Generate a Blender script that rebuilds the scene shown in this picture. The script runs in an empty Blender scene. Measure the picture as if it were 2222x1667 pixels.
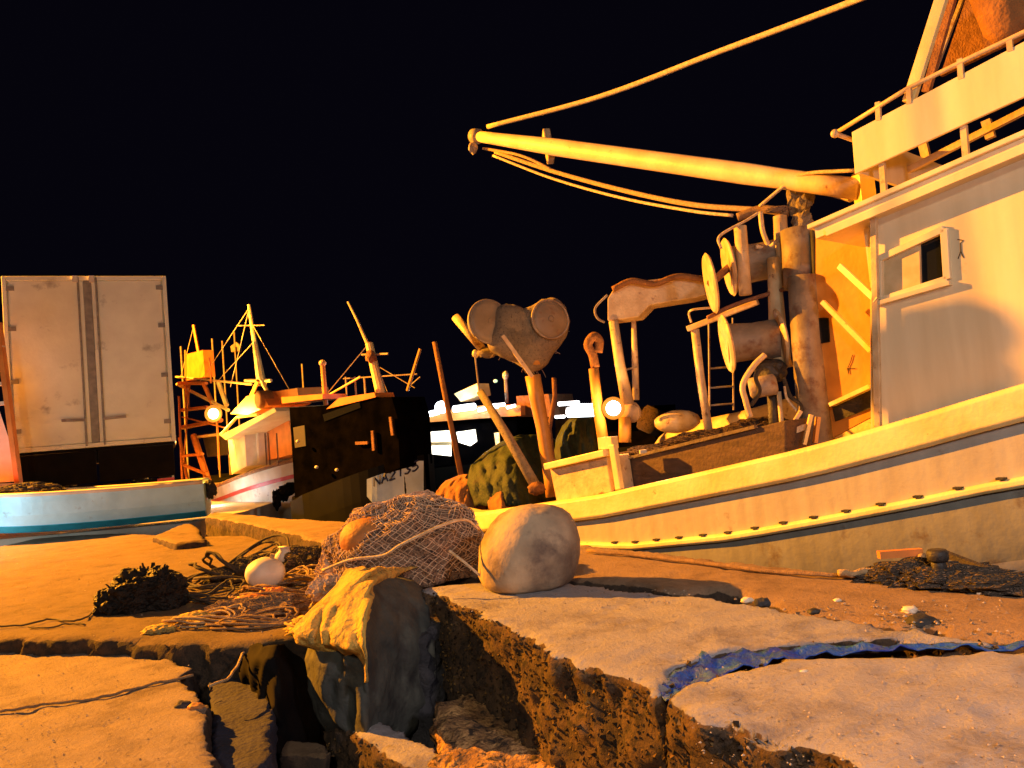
import bpy, bmesh, math, random
from mathutils import Vector, Matrix, noise
random.seed(7)
V = Vector
sc = bpy.context.scene
COL = sc.collection

# ------------------------------------------------------------------ camera
FP = 1678.0; CX, CY = 1111.0, 833.5
PITCH = math.radians(3.3); ROLL = math.radians(5.0)
CAM = V((0, 0, 1.0))
_f = V((0, math.cos(PITCH), math.sin(PITCH)))
_u0 = V((0, -math.sin(PITCH), math.cos(PITCH))); _r0 = V((1, 0, 0))
_r = _r0*math.cos(ROLL) - _u0*math.sin(ROLL)
_u = _r0*math.sin(ROLL) + _u0*math.cos(ROLL)
cd = bpy.data.cameras.new('camera'); cam = bpy.data.objects.new('camera', cd); COL.objects.link(cam)
cd.sensor_width = 36; cd.lens = 36*FP/2222; cd.clip_end = 2000; cd.clip_start = 0.05
cam.matrix_world = Matrix.Translation(CAM) @ Matrix((_r, _u, -_f)).transposed().to_4x4()
sc.camera = cam

def ray(px, py): return _f + _r*((px-CX)/FP) + _u*((CY-py)/FP)
def W(px, py, Y):                      # photograph direction -> place at distance Y
    d = ray(px, py); return CAM + d*(Y/d.y)
def G(px, py, z):                      # -> place at height z
    d = ray(px, py); return CAM + d*((z-CAM.z)/d.z)

class Line:                            # a vertical plane along a boat's side
    def __init__(s, P0, ang):
        s.P0 = V((P0[0], P0[1], 0)); a = math.radians(ang)
        s.d = V((math.sin(a), -math.cos(a), 0)); s.a = V((math.cos(a), math.sin(a), 0))
    def P(s, t, z, w=0): return s.P0 + s.d*t + s.a*w + V((0, 0, z))
    def at(s, px, py, w=0):
        r = ray(px, py); n = s.a; k = (s.P0 + s.a*w - CAM).dot(n)/r.dot(n); return CAM + r*k
    def sz(s, px, py, w=0):
        p = s.at(px, py, w); return ((p-s.P0).dot(s.d), p.z)

# ------------------------------------------------------------------ materials
def mat(name, col, rough=.7, col2=None, scale=6, bump=0, bscale=40, metal=0, detail=6, emit=None, estr=0,
        spots=None, spot_scale=20, spot_lo=.62, spot_hi=.7, lo=.35, hi=.65, distort=0, streak=None, coat=0, spec=None):
    m = bpy.data.materials.new(name); m.use_nodes = True
    nt = m.node_tree; N = nt.nodes; L = nt.links; b = N['Principled BSDF']
    b.inputs['Roughness'].default_value = rough; b.inputs['Metallic'].default_value = metal
    b.inputs['Base Color'].default_value = (*col, 1)
    if spec is not None: b.inputs['Specular IOR Level'].default_value = spec
    if coat: b.inputs['Coat Weight'].default_value = coat
    tc = N.new('ShaderNodeTexCoord'); src = tc.outputs['Object']
    if streak:
        mp = N.new('ShaderNodeMapping'); mp.inputs['Scale'].default_value = streak; L.new(src, mp.inputs[0]); src2 = mp.outputs[0]
    else: src2 = src
    out = None
    if col2:
        n = N.new('ShaderNodeTexNoise'); n.inputs['Scale'].default_value = scale; n.inputs['Detail'].default_value = detail
        n.inputs['Distortion'].default_value = distort
        L.new(src2, n.inputs['Vector'])
        r = N.new('ShaderNodeValToRGB'); r.color_ramp.elements[0].position = lo; r.color_ramp.elements[1].position = hi
        r.color_ramp.elements[0].color = (*col, 1); r.color_ramp.elements[1].color = (*col2, 1)
        L.new(n.outputs[0], r.inputs[0]); out = r.outputs[0]
    if spots:
        n = N.new('ShaderNodeTexNoise'); n.inputs['Scale'].default_value = spot_scale; n.inputs['Detail'].default_value = 8; n.inputs['Roughness'].default_value = .65
        L.new(src, n.inputs['Vector'])
        r = N.new('ShaderNodeValToRGB'); r.color_ramp.elements[0].position = spot_lo; r.color_ramp.elements[1].position = spot_hi
        L.new(n.outputs[0], r.inputs[0])
        mx = N.new('ShaderNodeMix'); mx.data_type = 'RGBA'; L.new(r.outputs[0], mx.inputs[0])
        if out: L.new(out, mx.inputs[6])
        else: mx.inputs[6].default_value = (*col, 1)
        mx.inputs[7].default_value = (*spots, 1); out = mx.outputs[2]
    if out: L.new(out, b.inputs['Base Color'])
    if bump:
        n = N.new('ShaderNodeTexNoise'); n.inputs['Scale'].default_value = bscale; n.inputs['Detail'].default_value = 8
        L.new(src, n.inputs['Vector'])
        bp = N.new('ShaderNodeBump'); bp.inputs['Strength'].default_value = bump; bp.inputs['Distance'].default_value = .03
        L.new(n.outputs[0], bp.inputs['Height']); L.new(bp.outputs[0], b.inputs['Normal'])
    if emit:
        b.inputs['Emission Color'].default_value = (*emit, 1); b.inputs['Emission Strength'].default_value = estr
    return m

M = dict(
 white=mat('white_paint', (.74,.70,.62), .42, (.60,.54,.44), 3, .12, 30, spots=(.30,.17,.08), spot_scale=5, spot_lo=.66, spot_hi=.76),
 wall=mat('cabin_white_paint', (.80,.71,.50), .42, (.68,.58,.38), 1.3, .10, 12, spots=(.42,.26,.11), spot_scale=3, spot_lo=.68, spot_hi=.82, streak=(4,4,.5)),
 hull=mat('hull_white_paint', (.44,.43,.39), .5, (.37,.35,.31), 2.0, .15, 14, spots=(.22,.13,.06), spot_scale=4, spot_lo=.62, spot_hi=.78, streak=(4,4,.45)),
 hulllow=mat('grey_green_hull_paint', (.25,.26,.235), .55, (.20,.205,.185), 2.0, .2, 14, spots=(.12,.08,.05), spot_scale=4, spot_lo=.58, spot_hi=.74, streak=(4,4,.45)),
 cap=mat('cream_gunwale_paint', (.86,.76,.42), .4, (.74,.58,.24), 3, .15, 25, spots=(.30,.18,.07), spot_scale=9, spot_lo=.66, spot_hi=.75),
 grey=mat('weathered_steel', (.38,.33,.27), .55, (.24,.18,.13), 7, .3, 40, spots=(.20,.09,.04), spot_scale=9, spot_lo=.56, spot_hi=.7),
 boomp=mat('pale_boom_paint', (.80,.64,.44), .5, (.66,.48,.3), 3, .15, 30, spots=(.3,.16,.08), spot_scale=7, spot_lo=.64, spot_hi=.74),
 drum=mat('drum_steel', (.27,.23,.18), .6, (.17,.135,.10), 5, .2, 30, spots=(.13,.07,.045), spot_scale=7, spot_lo=.52, spot_hi=.68),
 post=mat('post_cream_paint', (.68,.53,.32), .5, (.52,.37,.2), 8, .2, 30, spots=(.22,.1,.05), spot_scale=10, spot_lo=.6, spot_hi=.7),
 rust=mat('rusty_steel', (.16,.07,.035), .8, (.28,.13,.06), 14, .5, 60),
 dark=mat('black_metal', (.018,.018,.02), .6, (.04,.035,.03), 12, .3, 40),
 rubber=mat('black_rubber', (.02,.02,.022), .75, (.035,.033,.03), 20, .3, 60),
 glass=mat('dark_glass', (.01,.012,.016), .12),
 curtain=mat('cream_curtain', (.62,.5,.3), .85, (.5,.38,.2), 8),
 panel=mat('orange_panel_paint', (.60,.31,.08), .5, (.48,.23,.05), 4, .1, 20),
 deck=mat('deck_paint', (.16,.12,.08), .8, (.09,.07,.05), 6, .4, 30),
 hatch=mat('brown_hatch_boards', (.11,.07,.05), .85, (.07,.045,.03), 5, .4, 30, streak=(1,1,5)),
 rope=mat('yellow_rope', (.55,.40,.22), .9, (.38,.27,.14), 30, .6, 150),
 ropeb=mat('brown_rope', (.20,.13,.08), .95, (.34,.22,.11), 30, .6, 150),
 ropek=mat('black_rope', (.03,.026,.022), .8, (.06,.045,.03), 20, .5, 120),
 ropew=mat('pale_rope', (.72,.6,.42), .85, (.5,.38,.22), 30, .5, 120),
 quay=mat('quay_concrete', (.46,.37,.28), .9, (.33,.25,.18), 1.6, .5, 26, spots=(.15,.10,.07), spot_scale=11, spot_lo=.62, spot_hi=.72),
 slab=mat('slab_concrete', (.50,.43,.37), .93, (.36,.30,.25), 3, .8, 34, spots=(.17,.12,.10), spot_scale=13, spot_lo=.60, spot_hi=.72),
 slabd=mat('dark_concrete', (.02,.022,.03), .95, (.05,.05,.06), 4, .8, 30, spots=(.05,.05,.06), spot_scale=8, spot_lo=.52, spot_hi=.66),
 nett=mat('brown_net', (.22,.155,.11), 1, (.32,.21,.135), 18, 1, 90, spots=(.05,.03,.03), spot_scale=40, spot_lo=.5, spot_hi=.62),
 netl=mat('tan_net_twine', (.70,.53,.38), 1, (.44,.31,.21), 30, .5, 120),
 netg=mat('green_tarp_net', (.012,.032,.016), .75, (.03,.05,.02), 4, .5, 30, spots=(.015,.02,.02), spot_scale=7, spot_lo=.52, spot_hi=.66),
 netd=mat('dark_deck_net', (.10,.06,.035), 1, (.06,.035,.02), 14, 1, 80, spots=(.02,.012,.01), spot_scale=30, spot_lo=.52, spot_hi=.62),
 netgrey=mat('grey_brown_net', (.26,.22,.17), .9, (.34,.28,.2), 16, .8, 120, spots=(.12,.09,.06), spot_scale=40, spot_lo=.54, spot_hi=.66),
 discm=mat('grey_disc_paint', (.30,.25,.19), .5, (.21,.17,.12), 4, .15, 30, spots=(.2,.11,.06), spot_scale=6, spot_lo=.6, spot_hi=.72),
 sack=mat('brown_canvas', (.32,.15,.05), .95, (.2,.09,.035), 7, .6, 30),
 buoy=mat('dirty_white_float', (.52,.40,.27), .8, (.20,.145,.10), 3.2, .3, 18, spots=(.10,.07,.06), spot_scale=4, spot_lo=.50, spot_hi=.68),
 buoyo=mat('orange_float', (.48,.20,.05), .65, (.33,.13,.04), 5, .3, 24, spots=(.15,.08,.05), spot_scale=8, spot_lo=.58, spot_hi=.7),
 bwhite=mat('white_plastic', (.78,.72,.6), .5, (.6,.5,.38), 5),
 tarp=mat('mustard_tarpaulin', (.66,.44,.09), .85, (.42,.28,.07), 5, .8, 40, spots=(.14,.15,.08), spot_scale=8, spot_lo=.52, spot_hi=.66),
 tarpg=mat('grey_tarpaulin', (.035,.042,.042), .85, (.075,.08,.07), 3.5, .6, 14, spots=(.03,.03,.03), spot_scale=5, spot_lo=.5, spot_hi=.66),  # unlit copy of the mustard cloth, shade put into its colour
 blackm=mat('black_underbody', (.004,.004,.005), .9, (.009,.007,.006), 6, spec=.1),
 bag=mat('black_plastic', (.006,.006,.007), .55, (.014,.013,.012), 12, .8, 60, spec=.3),
 slabg=mat('grit_stone', (.20,.15,.11), .95, (.45,.36,.27), 60, lo=.45, hi=.55),
core=mat('orange_broken_concrete', (.42,.25,.10), .95, (.20,.11,.05), 9, 1, 40, spots=(.03,.02,.015), spot_scale=16, spot_lo=.52, spot_hi=.62, lo=.45, hi=.6),  # orange lamplight put into the concrete colour
 bluegrey=mat('blue_grey_concrete', (.018,.022,.05), .9, (.010,.012,.025), 5, .5, 30),
 weed=mat('brown_weed', (.018,.011,.007), .95, (.20,.115,.03), 26, lo=.47, hi=.66, spots=(.16,.15,.14), spot_scale=30, spot_lo=.66, spot_hi=.70),
 blue=mat('blue_shade_sheet', (.015,.04,.36), .5, (.03,.12,.38), 9, .8, 26),  # paints the bluish shadow in the block crack
 truckw=mat('truck_box_paint', (.82,.80,.62), .7, (.73,.70,.54), 2.5, .1, 20, spots=(.30,.26,.2), spot_scale=2.6, spot_lo=.60, spot_hi=.8),
 seal=mat('door_seal', (.20,.18,.15), .6, (.30,.27,.22), 9),
 hullb=mat('pale_blue_hull', (.45,.78,.90), .45, (.36,.64,.74), 3, .2, 14, spots=(.25,.3,.3), spot_scale=4, spot_lo=.62, spot_hi=.74),
 hblue=mat('turquoise_keel_paint', (.03,.40,.58), .5, (.02,.28,.42), 5),
 wood=mat('worn_wood', (.36,.22,.12), .85, (.2,.11,.06), 8, .5, 40, streak=(1,6,6)),
 red=mat('red_paint', (.6,.03,.02), .45, (.42,.03,.02), 6),
 orange=mat('orange_paint', (.75,.26,.05), .5, (.6,.2,.04), 5),
 orwhite=mat('far_white_paint', (.72,.64,.5), .5, (.6,.48,.32), 3, .1, 12, spots=(.3,.15,.06), spot_scale=4, spot_lo=.62, spot_hi=.72),
 navy=mat('dark_navy_hull', (.002,.003,.004), .6, (.005,.006,.006), 3, spec=.1),  # near-black albedo paints the shadow lying over the dark boat
 darkcab=mat('dark_cabin', (.0012,.0012,.002), .9, (.0035,.003,.003), 4, .2, 12, spec=0),  # near-black too, the same shadow put into the colour
 letter=mat('navy_lettering', (.02,.025,.07), .5),
 bowl=mat('pale_bow_paint', (.62,.76,.86), .5, (.45,.56,.62), 3),
 scrib=mat('black_marker', (.03,.02,.015), .7),
 rubble=mat('wet_rubble', (.05,.045,.045), .8, (.10,.08,.06), 8, .8, 30),
)
def lamp_mat(name, c, s): return mat(name, (.8,.8,.8), .4, emit=c, estr=s)
M['lampw'] = lamp_mat('white_lamp_glass', (.86,.95,1), 14)
M['lampo'] = lamp_mat('warm_lamp_glass', (1,.78,.35), 16)
M['amber'] = mat('amber_lamp_halo', (.03,.012,.002), .6, emit=(1,.30,.03), estr=.85)  # glowing disc paints the halo round the lamp
M['greenl'] = lamp_mat('green_lamp', (.4,1,.6), .8)
M['tube'] = lamp_mat('fluorescent_tube', (.9,.97,1), 6)
M['litwin'] = lamp_mat('lit_window', (1,.93,.75), 2.6)
M['litwin2'] = lamp_mat('lit_amber_window', (1,.62,.16), 1.4)
M['dimwin'] = mat('dim_amber_window', (.02,.012,.005), .5, emit=(1,.48,.08), estr=.10)

# rough block material: rough brown growth on the sides, plain worn concrete on top (growth by slope; worn quay block sides paint crevice shade)
def block_mat(name, top, top2, side, side2, spot=(.02,.016,.014)):
    m = bpy.data.materials.new(name); m.use_nodes = True
    nt = m.node_tree; N = nt.nodes; L = nt.links; b = N['Principled BSDF']; b.inputs['Roughness'].default_value = .95
    tc = N.new('ShaderNodeTexCoord'); geo = N.new('ShaderNodeNewGeometry')
    def ns(sc_, det=8, ro=.6):
        n = N.new('ShaderNodeTexNoise'); n.inputs['Scale'].default_value = sc_; n.inputs['Detail'].default_value = det; n.inputs['Roughness'].default_value = ro
        L.new(tc.outputs['Object'], n.inputs['Vector']); return n.outputs[0]
    def ramp(x, a, c1, bb, c2):
        r = N.new('ShaderNodeValToRGB'); r.color_ramp.elements[0].position = a; r.color_ramp.elements[1].position = bb
        r.color_ramp.elements[0].color = (*c1, 1); r.color_ramp.elements[1].color = (*c2, 1); L.new(x, r.inputs[0]); return r.outputs[0]
    def mix(f, a, c):
        x = N.new('ShaderNodeMix'); x.data_type = 'RGBA'; L.new(f, x.inputs[0]); L.new(a, x.inputs[6]); L.new(c, x.inputs[7]); return x.outputs[2]
    T = ramp(ns(4), .35, top, .68, top2)
    dk = N.new('ShaderNodeRGB'); dk.outputs[0].default_value = (top2[0]*.4, top2[1]*.38, top2[2]*.4, 1)
    T = mix(ramp(ns(16, 10, .7), .60, (0,0,0), .70, (1,1,1)), T, dk.outputs[0])
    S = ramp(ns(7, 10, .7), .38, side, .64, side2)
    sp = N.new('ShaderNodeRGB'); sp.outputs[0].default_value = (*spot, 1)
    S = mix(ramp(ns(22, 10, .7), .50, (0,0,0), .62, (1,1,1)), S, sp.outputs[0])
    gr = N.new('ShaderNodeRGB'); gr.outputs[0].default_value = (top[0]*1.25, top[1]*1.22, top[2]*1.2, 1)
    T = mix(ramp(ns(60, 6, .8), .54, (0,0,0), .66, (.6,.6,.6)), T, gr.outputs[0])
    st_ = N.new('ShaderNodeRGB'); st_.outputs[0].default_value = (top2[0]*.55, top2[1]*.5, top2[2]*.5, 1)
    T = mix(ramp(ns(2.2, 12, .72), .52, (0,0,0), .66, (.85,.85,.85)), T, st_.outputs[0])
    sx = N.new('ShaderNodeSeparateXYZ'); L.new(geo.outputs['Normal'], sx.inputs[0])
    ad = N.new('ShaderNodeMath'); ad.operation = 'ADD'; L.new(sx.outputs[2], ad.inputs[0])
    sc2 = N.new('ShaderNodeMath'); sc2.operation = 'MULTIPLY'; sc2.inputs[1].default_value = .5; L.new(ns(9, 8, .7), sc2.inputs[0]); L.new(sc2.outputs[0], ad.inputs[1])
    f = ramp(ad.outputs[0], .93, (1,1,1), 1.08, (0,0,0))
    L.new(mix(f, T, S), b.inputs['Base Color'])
    bp = N.new('ShaderNodeBump'); bp.inputs['Strength'].default_value = .9; bp.inputs['Distance'].default_value = .02
    L.new(ns(45, 10, .7), bp.inputs['Height']); L.new(bp.outputs[0], b.inputs['Normal'])
    return m
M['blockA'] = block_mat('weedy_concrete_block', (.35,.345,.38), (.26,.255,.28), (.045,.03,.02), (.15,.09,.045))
M['blockD'] = block_mat('worn_quay_block', (.18,.125,.07), (.125,.085,.045), (.03,.024,.018), (.08,.05,.03))  # dark side colours paint the shade of the void below the slab
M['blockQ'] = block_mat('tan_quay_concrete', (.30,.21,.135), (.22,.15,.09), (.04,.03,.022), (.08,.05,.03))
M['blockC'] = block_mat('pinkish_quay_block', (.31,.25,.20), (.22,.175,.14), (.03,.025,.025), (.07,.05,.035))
M['water'] = mat('harbour_water', (.004,.006,.008), .08, bump=.5, bscale=2.2)

# ------------------------------------------------------------------ mesh builder
class MB:
    def __init__(s): s.v = []; s.f = []
    def add(s, vs, fs):
        o = len(s.v); s.v += [V(v) for v in vs]; s.f += [[i+o for i in f] for f in fs]; return s
    def prism(s, pts, ext):            # polygon swept by a vector
        n = len(pts); ext = V(ext); vs = [V(p) for p in pts] + [V(p)+ext for p in pts]
        fs = [list(range(n))[::-1], list(range(n, 2*n))] + [[i, (i+1) % n, n+(i+1) % n, n+i] for i in range(n)]
        return s.add(vs, fs)
    def box(s, c, sx, sy, sz, X=V((1,0,0)), Y=V((0,1,0)), Z=V((0,0,1))):
        c = V(c); vs = []
        for k in (-1, 1):
            for a, b in ((-1,-1),(1,-1),(1,1),(-1,1)): vs.append(c+X*(a*sx/2)+Y*(b*sy/2)+Z*(k*sz/2))
        return s.add(vs, [[3,2,1,0],[4,5,6,7],[0,1,5,4],[1,2,6,5],[2,3,7,6],[3,0,4,7]])
    def tube(s, pts, r, n=8, closed=False):
        pts = [V(p) for p in pts]; m = len(pts)
        rr = r if isinstance(r, (list, tuple)) else [r]*m
        vs = []; ref = None
        for i, p in enumerate(pts):
            t = (pts[min(i+1, m-1)] - pts[max(i-1, 0)])
            if t.length < 1e-9: t = V((0,0,1))
            t.normalize()
            if ref is None:
                ref = V((0,0,1)) if abs(t.z) < .9 else V((1,0,0))
            x = (ref - t*ref.dot(t)).normalized(); ref = x; y = t.cross(x)
            for k in range(n):
                a = 2*math.pi*k/n; vs.append(p + (x*math.cos(a)+y*math.sin(a))*rr[i])
        fs = []
        for i in range(m-1):
            for k in range(n):
                k2 = (k+1) % n; fs.append([i*n+k, i*n+k2, (i+1)*n+k2, (i+1)*n+k])
        fs.append(list(range(n))[::-1]); fs.append([(m-1)*n+k for k in range(n)])
        return s.add(vs, fs)
    def bar(s, a, b, wd, th, up=V((0,0,1))):
        a = V(a); b = V(b); t = (b-a); L = t.length; t.normalize(); x = t.cross(up)
        if x.length < 1e-4: x = t.cross(V((1,0,0)))
        x.normalize(); y = x.cross(t)
        return s.box((a+b)/2, wd, th, L, x, y, t)
    def lathe(s, c, ax, prof, n=28):   # prof: [(along axis, radius)]
        c = V(c); ax = V(ax).normalized(); x = ax.orthogonal().normalized(); y = ax.cross(x); vs = []
        for h, r in prof:
            for k in range(n):
                a = 2*math.pi*k/n; vs.append(c+ax*h+(x*math.cos(a)+y*math.sin(a))*r)
        m = len(prof); fs = [[i*n+k, i*n+(k+1) % n, (i+1)*n+(k+1) % n, (i+1)*n+k] for i in range(m-1) for k in range(n)]
        fs += [list(range(n))[::-1], [(m-1)*n+k for k in range(n)]]
        return s.add(vs, fs)
    def blob(s, c, r, amp=.08, fr=3, sub=4, seed=0, flat=None, ridged=0):
        bm = bmesh.new(); bmesh.ops.create_icosphere(bm, subdivisions=sub, radius=1); vs = []
        c = V(c); off = V((seed*7.3, seed*3.1, seed*5.7))
        for v in bm.verts:
            p = v.co.copy(); d = noise.fractal(p*fr+off, 1, 2, 4)*amp
            if ridged: d += abs(noise.noise(p*fr*2.3+off))*ridged
            p = p*(1+d); q = V((p.x*r[0], p.y*r[1], p.z*r[2]))
            if flat is not None and q.z < flat: q.z = flat + (q.z-flat)*.05
            vs.append(c+q)
        fs = [[v.index for v in f.verts] for f in bm.faces]; bm.free()
        return s.add(vs, fs)
    def grid(s, rows):                 # rows of equal length points
        n = len(rows[0]); vs = [p for r in rows for p in r]
        return s.add(vs, [[i*n+j, i*n+j+1, (i+1)*n+j+1, (i+1)*n+j] for i in range(len(rows)-1) for j in range(n-1)])
    def build(s, name, m, parent=None, loc=None, smooth=False, bevel=0, solid=0, **tags):
        org = V(loc) if loc is not None else (wloc(parent) if parent else V((0,0,0)))
        me = bpy.data.meshes.new(name); me.from_pydata([tuple(v-org) for v in s.v], [], s.f)
        bm = bmesh.new(); bm.from_mesh(me)
        bmesh.ops.recalc_face_normals(bm, faces=bm.faces); bm.to_mesh(me); bm.free()
        me.materials.append(M[m]); o = bpy.data.objects.new(name, me); COL.objects.link(o)
        if parent: o.parent = parent; o['_w'] = list(org)
        else: o.location = org; o['_w'] = list(org)
        if smooth:
            for p in me.polygons: p.use_smooth = True
        if solid:
            md = o.modifiers.new('solid', 'SOLIDIFY'); md.thickness = solid; md.offset = 0
        if bevel:
            md = o.modifiers.new('bevel', 'BEVEL'); md.width = bevel; md.segments = 2; md.limit_method = 'ANGLE'
        if tags: tag(o, **tags)
        return o
def wloc(o): return V(o['_w'])
def tag(o, label=None, cat=None, group=None, kind=None):
    if label: o['label'] = label
    if cat: o['category'] = cat
    if group: o['group'] = group
    if kind: o['kind'] = kind
    return o
def thing(name, loc, label, cat, group=None):
    o = bpy.data.objects.new(name, None); COL.objects.link(o); o.location = loc; o['_w'] = list(loc); o.empty_display_size = .2
    return tag(o, label, cat, group)
def smooth_path(pts, n=6):
    pts = [V(p) for p in pts]; out = []
    P = [pts[0]*2-pts[1]] + pts + [pts[-1]*2-pts[-2]]
    for i in range(1, len(P)-2):
        for k in range(n):
            t = k/n; a, b, c, d = P[i-1], P[i], P[i+1], P[i+2]
            out.append(.5*((2*b)+(c-a)*t+(2*a-5*b+4*c-d)*t*t+(3*b-a-3*c+d)*t**3))
    out.append(pts[-1]); return out
def interp(x, tab):
    if x <= tab[0][0]: return tab[0][1]
    for (a, b), (c, d) in zip(tab, tab[1:]):
        if x <= c: return b+(d-b)*(x-a)/(c-a)
    return tab[-1][1]

# rough block: prism -> voxel remesh -> noise on sides and a little on top
def block(name, pts, depth, m, vox=.035, amp=.05, topamp=.008, seed=0, flare=0, loc=None, **tags):
    mb = MB(); n = len(pts); cen = sum((V(p) for p in pts), V())/n
    dense = []
    for i in range(n):
        a, b = V(pts[i]), V(pts[(i+1) % n]); k = max(1, int((b-a).length/.12))
        for j in range(k):
            p = a.lerp(b, j/k); q = noise.noise(p*5+V((seed,)*3))
            if (b-a).length < 6: p = p + V((noise.noise(p*6+V((seed,3,1))), noise.noise(p*6+V((9,seed,2))), 0))*.03
            dense.append(p)
    low = [V((p.x+(p.x-cen.x)*flare, p.y+(p.y-cen.y)*flare, p.z-depth)) for p in dense]
    N_ = len(dense)
    mb.add(dense+low, [list(range(N_)), list(range(N_, 2*N_))[::-1]] + [[i, N_+i, N_+(i+1) % N_, (i+1) % N_] for i in range(N_)])
    t = mb.build('tmp', m)
    md = t.modifiers.new('r', 'REMESH'); md.mode = 'VOXEL'; md.voxel_size = vox
    md2 = t.modifiers.new('s', 'SMOOTH'); md2.iterations = 1
    dg = bpy.context.evaluated_depsgraph_get(); me = bpy.data.meshes.new_from_object(t.evaluated_get(dg))
    bpy.data.objects.remove(t)
    off = V((seed*3.7, seed*1.9, seed*8.3)); org = V(loc) if loc is not None else V((cen.x, cen.y, cen.z))
    nr = [v.normal.copy() for v in me.vertices]
    for v, nn in zip(me.vertices, nr):
        k = max(0, min(1, (nn.z-.55)/.4)); a = amp*(1-k)+topamp*k
        p = v.co
        d = noise.fractal(p*3.2+off, 1, 2, 3)*a*.9 + noise.fractal(p*14+off, 1, 2, 3)*a*.55
        vd = noise.voronoi(p*5.5+off)[0]; d += (min(.5, vd[1]-vd[0])-.2)*a*1.1*(1-k)
        if .03 < k < .98: d -= max(0, noise.noise(p*5+off))*.03
        if k > .5:
            c_ = noise.noise(p*2.3+off); d -= max(0, abs(noise.noise(p*7+off))-.42)*.025
            d += noise.noise(p*1.1+off)*.012
        v.co = p + nn*d - org
    bm = bmesh.new(); bm.from_mesh(me); bm.verts.ensure_lookup_table(); seen = set(); comps = []
    for v0 in bm.verts:
        if v0.index in seen: continue
        st = [v0]; seen.add(v0.index); comp = []
        while st:
            q = st.pop(); comp.append(q)
            for ed in q.link_edges:
                w_ = ed.other_vert(q)
                if w_.index not in seen: seen.add(w_.index); st.append(w_)
        comps.append(comp)
    comps.sort(key=len)
    for comp in comps[:-1]: bmesh.ops.delete(bm, geom=comp, context='VERTS')
    bm.to_mesh(me); bm.free()
    me.name = name; o = bpy.data.objects.new(name, me); COL.objects.link(o); o.location = org; o['_w'] = list(org)
    if not me.materials: me.materials.append(M[m])
    for p in me.polygons: p.use_smooth = True
    tag(o, **tags); return o

# ================================================================== SETTING
MB().grid([[V((x, y, -1.0)) for x in (-400, -40, 0, 40, 400)] for y in (-60, 0, 30, 100, 900)]).build('water', 'water', kind='structure')
MB().grid([[V((x, y, -1.6)) for x in (-60, 60)] for y in (-30, 60)]).build('seabed', 'rubble', kind='structure')

ZQ, ZD, ZA, ZB, ZC = .08, -.10, .10, .12, -.20
# quay strip beside the boat: outer edge from far corner to the right, inner edge notched by holes
outer = [(460,1110), (780,1134), (1270,1178), (1850,1243), (2222,1280)]
inner = [(2222,1392), (2090,1372), (2045,1368), (2035,1355), (1975,1352), (1960,1362), (1860,1345), (1780,1332), (1766,1322), (1756,1330),
         (1690,1316), (1665,1300), (1625,1298), (1600,1280), (1520,1274), (1505,1288), (1420,1283), (1404,1270), (1275,1257), (1000,1245),
         (800,1205), (700,1176), (560,1140), (445,1120)]
o_ = [G(x, y, ZQ) for x, y in outer]; e = (o_[-1]-o_[-2]).normalized(); o_.append(o_[-1]+e*7)
i_ = [G(x, y, ZQ) for x, y in inner]; e2 = (i_[0]-G(1690,1316,ZQ)).normalized(); i_.insert(0, i_[0]+e*6+V((-.3,-.2,0)))
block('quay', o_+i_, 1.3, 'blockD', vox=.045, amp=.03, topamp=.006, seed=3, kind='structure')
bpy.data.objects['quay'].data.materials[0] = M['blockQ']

# dark quay under the lorry
MB().prism([V((-30,12.6,-.06)), V((-5.4,12.6,-.06)), V((-5.0,14.0,-.06)), V((-5.0,34,-.06)), V((-30,34,-.06))], (0,0,-1.2)).build('lorry_quay', 'quay', kind='structure')

A_top = [(918,1276), (1000,1266), (1270,1266), (1400,1284), (1500,1291), (1690,1318), (1860,1346), (2045,1372), (2222,1398)]
A_gap = [(2222,1399), (2080,1386), (1900,1384), (1750,1394), (1640,1402), (1530,1425), (1460,1455), (1432,1502)]
A_left = [(1350,1472), (1240,1438), (1175,1400), (1100,1352), (1000,1312)]
pa = [G(x, y, ZA) for x, y in A_top]; pa += [pa[-1]+V((1.2,-.9,0))]; pa += [G(x, y, ZA) for x, y in A_gap+A_left]
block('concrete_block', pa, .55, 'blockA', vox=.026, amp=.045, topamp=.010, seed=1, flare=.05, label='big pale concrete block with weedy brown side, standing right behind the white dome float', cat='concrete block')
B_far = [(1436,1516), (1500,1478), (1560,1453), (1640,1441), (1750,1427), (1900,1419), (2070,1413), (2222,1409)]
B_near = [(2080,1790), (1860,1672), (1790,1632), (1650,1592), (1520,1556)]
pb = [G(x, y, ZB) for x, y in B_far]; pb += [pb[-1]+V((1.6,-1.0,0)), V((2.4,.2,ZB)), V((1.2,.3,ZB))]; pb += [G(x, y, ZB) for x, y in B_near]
block('concrete_block', pb, 1.1, 'blockA', vox=.026, amp=.045, topamp=.014, seed=5, flare=.05, label='nearest pale concrete block at lower right, beyond it a blue shadow sheet fills the crack', cat='concrete block')
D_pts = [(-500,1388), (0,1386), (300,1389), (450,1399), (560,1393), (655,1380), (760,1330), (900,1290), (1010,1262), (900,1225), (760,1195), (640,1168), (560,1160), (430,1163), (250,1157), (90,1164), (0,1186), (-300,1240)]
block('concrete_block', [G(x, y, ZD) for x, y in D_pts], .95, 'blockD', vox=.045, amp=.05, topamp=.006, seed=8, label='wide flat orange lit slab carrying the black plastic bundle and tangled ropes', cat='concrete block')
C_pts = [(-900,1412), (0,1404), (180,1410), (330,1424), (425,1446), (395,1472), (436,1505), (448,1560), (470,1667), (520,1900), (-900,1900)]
pc = [G(x, y, ZC) for x, y in C_pts]
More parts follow.
